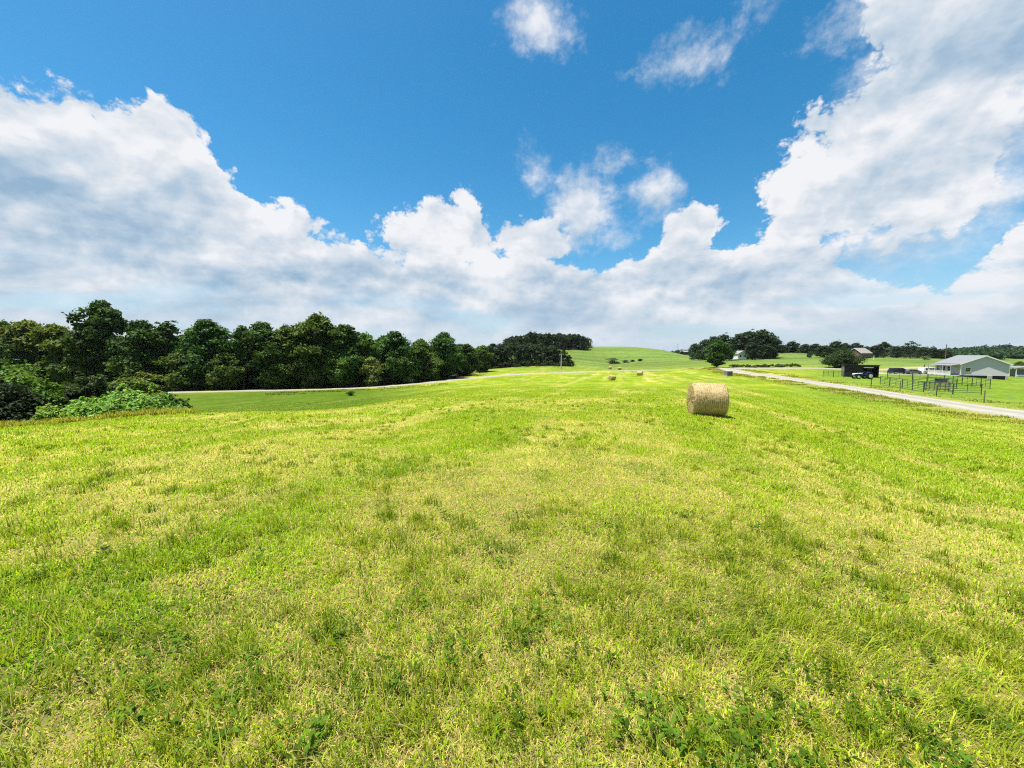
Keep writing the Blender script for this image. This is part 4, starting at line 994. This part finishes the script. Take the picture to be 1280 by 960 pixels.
# ------------------------------------------------------------------ vehicles
M_CARB = mat('black_car_paint', (0.010, 0.011, 0.014), .22, .6, var=.1); M_CARG = mat('grey_car_paint', (0.10, 0.105, 0.115), .3, .6, var=.1); M_VANW = mat('white_car_paint', (0.72, 0.73, 0.74), .3, .5, var=.04)
M_CHROME = mat('bright_trim', (0.55, 0.56, 0.58), .25, .6, .8); M_LAMP = mat('lamp_glass', (0.6, 0.6, 0.58), .1, .6); M_NAVY = mat('navy_paint', (0.012, 0.016, 0.050), .3, .5, var=.2); M_RIMW = mat('white_rim', (0.72, 0.72, 0.70), .5, .3)
def wheel(e, x, y, r, w, rim, ratio=.62):
    b = MB(); b.bar((x, y - w / 2, r), (x, y + w / 2, r), r, 26); t = b.build('wheel', M_TYRE, e, bev=.02)
    b = MB(); b.bar((x, y - w / 2 - .015, r), (x, y + w / 2 + .015, r), r * ratio, 20); b.bar((x, y - w / 2 - .03, r), (x, y + w / 2 + .03, r), r * .16, 10); b.build('rim', rim, t)
def car(name, px, Y, rz, label, cat, L=4.7, W=1.85, hb=.95, ht=1.62, lower=M_CARB, prof=None, cabin=None, winz=(.98, 1.42)):
    e = empty(name, at(px, Y), rz); tag(e, label, cat)
    b = MB(); b.prism(prof or [(-L / 2, .38), (-L / 2, .82), (-L / 2 + .12, hb), (L / 2 - 1.25, hb), (L / 2 - .18, .80), (L / 2, .62), (L / 2, .36)], -W / 2, W / 2); b.build('body', lower, e, bev=.05)
    c = cabin or [(-L / 2 + .12, hb + .02), (-L / 2 + .42, ht - .08), (-L / 2 + .75, ht), (L / 2 - 2.35, ht), (L / 2 - 1.30, hb + .02)]
    b = MB(); A = [(u, -W / 2 + .06 + .14 * (z - hb) / (ht - hb), z) for u, z in c]; B = [(u, -v, z) for u, v, z in A]; b.poly(A); b.poly(B)
    for i in range(len(c)):
        j = (i + 1) % len(c); b.poly([A[i], A[j], B[j], B[i]])
    b.build('roof', lower, e)
    x0, x1 = c[0][0], c[-1][0]
    for sy in (-1, 1):
        b = MB(); n = 3
        for k in range(n):
            a0 = x0 + .45 + (x1 - x0 - 1.0) * k / n; a1 = x0 + .45 + (x1 - x0 - 1.0) * (k + 1) / n - .07
            f = lambda z: sy * (W / 2 - .06 - .14 * (z - hb) / (ht - hb) + .012)
            b.poly([(a0, f(winz[0]), winz[0]), (a1, f(winz[0]), winz[0]), (a1 - (.25 if k == n - 1 else 0), f(winz[1]), winz[1]), (a0 + (.1 if k == 0 else 0), f(winz[1]), winz[1])])
        b.build('side_window', M_GLASS, e)
    (u0, z0), (u1, z1) = c[-1], c[-2]
    b = MB(); g = .012; b.poly([(u0 + g, -W / 2 + .2, z0 + .06), (u0 + g, W / 2 - .2, z0 + .06), (u1 + .06, W / 2 - .28, z1 - .05), (u1 + .06, -W / 2 + .28, z1 - .05)]); b.build('windscreen', M_GLASS, e)
    for sx in (-L / 2 + .85, L / 2 - .92):
        for sy in (-1, 1): wheel(e, sx, sy * (W / 2 - .11), .34, .22, M_CHROME)
    for sy in (-1, 1):
        b = MB(); b.box((L / 2 - .03, sy * (W / 2 - .3), .68), (.10, .34, .14)); b.build('headlight', M_LAMP, e)
        b = MB(); b.box((-L / 2 + .02, sy * (W / 2 - .16), .80), (.08, .16, .24)); b.build('tail_light', mat('red_lens', (.3, .01, .01), .2), e)
    b = MB(); b.box((0, 0, .46), (L - 1.0, W + .02, .10)); b.build('sill', M_CARG, e)
    return e
car('parked_car', 1123.5, 111, R(-6), 'long black estate car parked by the gravel beside the corral', 'car', L=5.3, ht=1.75, hb=1.02, winz=(1.06, 1.56))
car('parked_car', 1143, 109, R(-22), 'lower dark grey car parked behind the white van\'s nose', 'car', L=4.4, ht=1.38, hb=.86, lower=M_CARG, winz=(.9, 1.26))
car('parked_van', 1161, 108, R(-4), 'white van with dark windows parked by the house porch', 'van', L=4.9, W=1.95, hb=1.25, ht=2.05, lower=M_VANW, winz=(1.3, 1.86),
    prof=[(-2.45, .38), (-2.45, 1.1), (-2.4, 1.25), (1.55, 1.25), (2.3, 1.0), (2.45, .7), (2.45, .36)], cabin=[(-2.4, 1.27), (-2.32, 1.98), (-2.1, 2.05), (.7, 2.05), (1.5, 1.27)])
# tractor facing left in front of the black shed
e = empty('tractor', at(1078.5, 80), R(180 - 6)); tag(e, 'navy blue tractor with white wheel rims in front of the black shed', 'tractor')
b = MB(); b.prism([(.35, .62), (.35, 1.18), (1.75, 1.08), (1.95, .98), (1.98, .62)], -.32, .32); b.build('hood', M_NAVY, e, bev=.05)
b = MB(); b.prism([(.35, 1.20), (1.72, 1.11), (1.98, 1.0), (1.95, .90), (1.72, 1.03), (.35, 1.12)], -.335, .335); b.build('hood_top', M_WHITE, e)
b = MB(); b.box((-.3, 0, .72), (1.5, .62, .42)); b.build('body', M_NAVY, e, bev=.03)
for sy in (-1, 1):
    b = MB(); b.prism([(-1.35, .95), (-1.25, 1.25), (-.85, 1.42), (-.35, 1.38), (-.15, 1.2), (-.2, 1.14), (-.85, 1.30), (-1.25, 1.0)], sy * .42, sy * .78); b.build('fender', M_NAVY, e)
    wheel(e, -.75, sy * .72, .64, .36, M_RIMW, .60); wheel(e, 1.35, sy * .58, .44, .24, M_RIMW, .60)
    b = MB(); b.box((1.99, sy * .2, .82), (.04, .16, .12)); b.build('headlight', M_LAMP, e)
b = MB(); b.box((-.7, 0, 1.12), (.42, .44, .12)); b.box((-.92, 0, 1.34), (.10, .42, .36)); b.build('seat', M_BLACK, e, bev=.02)
b = MB(); b.bar((.15, 0, 1.0), (-.05, 0, 1.36), .025)
for k in range(16):
    a, a2 = k * math.pi / 8, (k + 1) * math.pi / 8; f = lambda t: (-.06 + .08 * math.cos(t), .19 * math.sin(t), 1.38 + .17 * math.cos(t) * .5); b.bar(f(a), f(a2), .018, 6)
b.build('steering_wheel', M_BLACK, e)
b = MB()
for sy in (-.42, .42): b.bar((-1.1, sy, .9), (-1.1, sy, 2.1), .035)
b.bar((-1.1, -.42, 2.1), (-1.1, .42, 2.1), .035); b.build('roll_bar', M_BLACK, e)
b = MB(); b.bar((1.1, .22, 1.1), (1.1, .22, 1.62), .03); b.build('exhaust', M_BLACK, e)

# ------------------------------------------------------------------ corral panels, fence, feeder
def panel_proto():
    e = empty('corral_panel', (0, 0, 0)); L, h = 2.9, 1.32
    b = MB()
    for x in (0.03, L - .03): b.bar((x, 0, -.12), (x, 0, h), .045, 8)
    b.bar((0, 0, h), (L, 0, h), .035); b.bar((L / 2, 0, .22), (L / 2, 0, h), .025, 6); b.build('frame', M_STEEL, e)
    b = MB()
    for z in np.linspace(.22, 1.13, 5): b.bar((.03, 0, z), (L - .03, 0, z), .026, 6)
    b.build('rails', M_STEEL, e); return e
PAN = panel_proto(); first = True
def panel_row(pts, labels):
    global first
    P = [(ray(px, 480) * Y).xy for px, Y in pts]; k = 0
    for a, b in zip(P[:-1], P[1:]):
        n = max(1, round((b - a).length / 2.95)); st = (b - a) / n
        for i in range(n):
            o = PAN if first else copy_tree(PAN); first = False
            q = a + st * i; q2 = q + st; z0, z1 = gz(q.x, q.y), gz(q2.x, q2.y)
            o.location = (q.x, q.y, z0 + .06); o.rotation_euler = (0, -math.atan2(z1 - z0, st.length), math.atan2(st.y, st.x)); o.scale = (st.length / 2.9, 1, 1)
            tag(o, labels, 'fence panel', 'corral panels'); k += 1
panel_row([(1028, 84), (1054, 84)], 'dark pipe panel in the short row left of the black shed')
panel_row([(1100, 63), (1112, 60), (1128, 56.5), (1155, 51.5), (1192, 49), (1228, 48.2)], 'dark pipe panel in the corral row nearest the road')
panel_row([(1108, 78), (1140, 75), (1180, 68), (1215, 61), (1238, 57)], 'dark pipe panel in the corral row nearest the house')
panel_row([(1140, 62), (1175, 60), (1196, 57)], 'dark pipe panel in the short row inside the corral, behind the feeder')
# wire fence on posts along the road
T = np.gradient(ROAD_NEAR, axis=0); T /= np.linalg.norm(T, axis=1)[:, None]; FL = ROAD_NEAR + np.stack([T[:, 1], -T[:, 0]], -1) * 4.2
pxs = 640 + F * FL[:, 0] / FL[:, 1]; FL = FL[(pxs > 1085) & (pxs < 1340)]
e = empty('wire_fence', (FL[0, 0], FL[0, 1], gz(*FL[0]))); tag(e, 'wire fence on thin dark posts along the far side of the road', 'fence')
o0 = Vector(e.location); idx = list(range(0, len(FL), 3))
for i in idx:
    q = Vector((FL[i, 0], FL[i, 1], gz(*FL[i]))) - o0; b = MB(); b.bar(q + Vector((0, 0, -.2)), q + Vector((.02, .01, 1.30 + .12 * trg.random())), .055, 7, .05); b.build('post', M_WOODP if i % 2 else M_STEEL, e)
b = MB()
for i, j in zip(idx[:-1], idx[1:]):
    for z in (.35, .7, 1.1):
        A = Vector((FL[i, 0], FL[i, 1], gz(*FL[i]) + z)) - o0; B = Vector((FL[j, 0], FL[j, 1], gz(*FL[j]) + z)) - o0; b.bar(A, B, .009, 4)
b.build('wire', M_GREY, e)
# ring feeder and water tank in the corral
e = empty('hay_feeder', at(1172, 54)); tag(e, 'rusty round hay feeder of bent pipes inside the corral', 'feeder')
b = MB()
for z in (.25, .62, 1.15):
    for k in range(28):
        a, a2 = k * math.pi / 14, (k + 1) * math.pi / 14; b.bar((1.2 * math.cos(a), 1.2 * math.sin(a), z), (1.2 * math.cos(a2), 1.2 * math.sin(a2), z), .035, 6)
b.build('ring', M_RUST, e); b = MB()
for k in range(14):
    a = k * math.pi / 7; b.bar((1.2 * math.cos(a), 1.2 * math.sin(a), -.05), (1.2 * math.cos(a + .12), 1.2 * math.sin(a + .12), 1.15), .03, 6)
b.build('bars', M_RUST, e)
e = empty('water_tank', at(1176, 69)); tag(e, 'black rectangular water tank behind the feeder', 'tank')
b = MB(); b.box((0, 0, .36), (1.5, .8, .66)); b.build('trough', M_BLACK, e, bev=.05); b = MB(); b.box((0, 0, .71), (1.56, .86, .05)); b.build('rim', M_BLACK, e)
# grey slatted box by the junction
e = empty('roadside_box', at(910, 88), R(8)); tag(e, 'weathered grey slatted box on a pale base at the road junction', 'box')
b = MB(); b.box((0, 0, .70), (1.35, 1.0, .95)); b.build('box_body', M_GREY, e, bev=.03)
b = MB(); b.box((0, 0, 1.21), (1.45, 1.1, .07)); b.build('lid', M_CONC, e); b = MB(); b.box((0, 0, .09), (1.6, 1.2, .26)); b.build('base', M_CONC, e)
b = MB()
for x in np.linspace(-.58, .58, 7): b.box((x, -.525, .7), (.06, .05, .92))
b.build('slat', M_WOODP, e)

# ------------------------------------------------------------------ poles
M_PALEW = mat('pale_pole', (0.50, 0.47, 0.42), .9, .1, var=.2)
def pole(name, px, Y, top, r, m, lab, cat='utility pole', arm=True):
    p = at(px, Y); h = topz(px, top, Y) - p.z; e = empty(name, p); tag(e, lab, cat)
    b = MB(); b.bar((0, 0, -.4), (0, 0, h), r, 9, r * .7); b.build('shaft', m, e)
    if arm:
        b = MB(); b.box((0, -.05, h - .5), (1.9, .1, .12)); b.build('crossarm', m, e)
        for x in (-.8, 0, .8):
            b = MB(); b.bar((x, -.05, h - .44), (x, -.05, h - .26), .05, 6); b.build('insulator', M_WHITE, e)
    else:
        b = MB(); b.bar((0, 0, h), (0, 0, h + .15), r * .9, 8, r * .3); b.build('cap', m, e)
pole('utility_pole', 701.3, 166, 442.0, .27, M_PALEW, 'pale utility pole before the hillside wood')
pole('utility_pole', 1179, 240, 430.5, .22, M_WOODP, 'thin dark utility pole rising behind the house against the ridge')
pole('radio_mast', 845, 420, 429.5, .16, M_GREY, 'very thin grey mast on the horizon left of the grove', 'mast', False)
pole('white_post', 1090, 205, 445.0, .14, M_WHITE, 'short white post at the far meadow edge above the shed', 'post', False)
pole('dark_post', 1153.5, 128, 456.0, .14, M_BLACK, 'dark short post behind the parked cars', 'post', False)

# ------------------------------------------------------------------ undergrowth in the woods and along the side road
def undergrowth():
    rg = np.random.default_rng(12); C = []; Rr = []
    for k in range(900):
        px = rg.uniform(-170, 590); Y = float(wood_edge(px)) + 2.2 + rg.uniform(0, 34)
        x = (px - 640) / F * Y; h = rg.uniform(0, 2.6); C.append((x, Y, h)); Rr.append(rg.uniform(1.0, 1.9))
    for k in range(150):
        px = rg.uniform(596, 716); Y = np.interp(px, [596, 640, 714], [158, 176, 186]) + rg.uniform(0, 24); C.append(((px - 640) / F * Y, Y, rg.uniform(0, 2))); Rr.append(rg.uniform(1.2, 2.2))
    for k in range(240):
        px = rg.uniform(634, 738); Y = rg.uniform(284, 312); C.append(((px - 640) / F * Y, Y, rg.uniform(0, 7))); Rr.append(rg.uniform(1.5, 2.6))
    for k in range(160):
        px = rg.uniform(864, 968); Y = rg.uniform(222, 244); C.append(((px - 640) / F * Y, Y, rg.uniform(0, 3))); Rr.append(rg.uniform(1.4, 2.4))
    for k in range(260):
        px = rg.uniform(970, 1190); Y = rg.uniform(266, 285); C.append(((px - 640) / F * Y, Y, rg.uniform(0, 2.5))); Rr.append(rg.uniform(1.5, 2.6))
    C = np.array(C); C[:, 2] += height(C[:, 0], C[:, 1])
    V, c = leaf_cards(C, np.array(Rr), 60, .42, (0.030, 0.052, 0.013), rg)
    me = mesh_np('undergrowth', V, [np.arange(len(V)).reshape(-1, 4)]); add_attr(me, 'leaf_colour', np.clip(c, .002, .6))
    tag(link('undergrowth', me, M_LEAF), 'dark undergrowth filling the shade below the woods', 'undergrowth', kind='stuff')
    C = []; Rr = []
    for k in range(120):
        px = rg.uniform(912, 1000); Y = 143 + rg.uniform(0, 7); C.append(((px - 640) / F * Y, Y, rg.uniform(0, .7))); Rr.append(rg.uniform(.35, .8))
    C = np.array(C); C[:, 2] += height(C[:, 0], C[:, 1])
    V, c = leaf_cards(C, np.array(Rr), 34, .24, (0.050, 0.062, 0.024), rg)
    me = mesh_np('weedy_bank', V, [np.arange(len(V)).reshape(-1, 4)]); add_attr(me, 'leaf_colour', np.clip(c, .002, .6))
    tag(link('weedy_bank', me, M_LEAF), 'rough dark weeds on the bank behind the side road', 'weeds', kind='stuff')
undergrowth()

# ------------------------------------------------------------------ summer haze: one even box of air round the whole place
def haze():
    b = MB(); b.box((0, 700, 9), (3400, 1900, 46)); m = D.materials.new('haze'); m.use_nodes = True; n = N(m.node_tree); m.node_tree.nodes.clear()
    v = n('ShaderNodeVolumePrincipled', {'Color': (0.86, 0.92, 1.0, 1), 'Density': HAZE, 'Anisotropy': 0.2})
    n.l.new(v.outputs[0], n('ShaderNodeOutputMaterial').inputs['Volume'])
    o = b.build('haze', m); o['kind'] = 'stuff'; o['label'] = 'thin pale summer haze over the fields'
HAZE = 0.00004
haze()
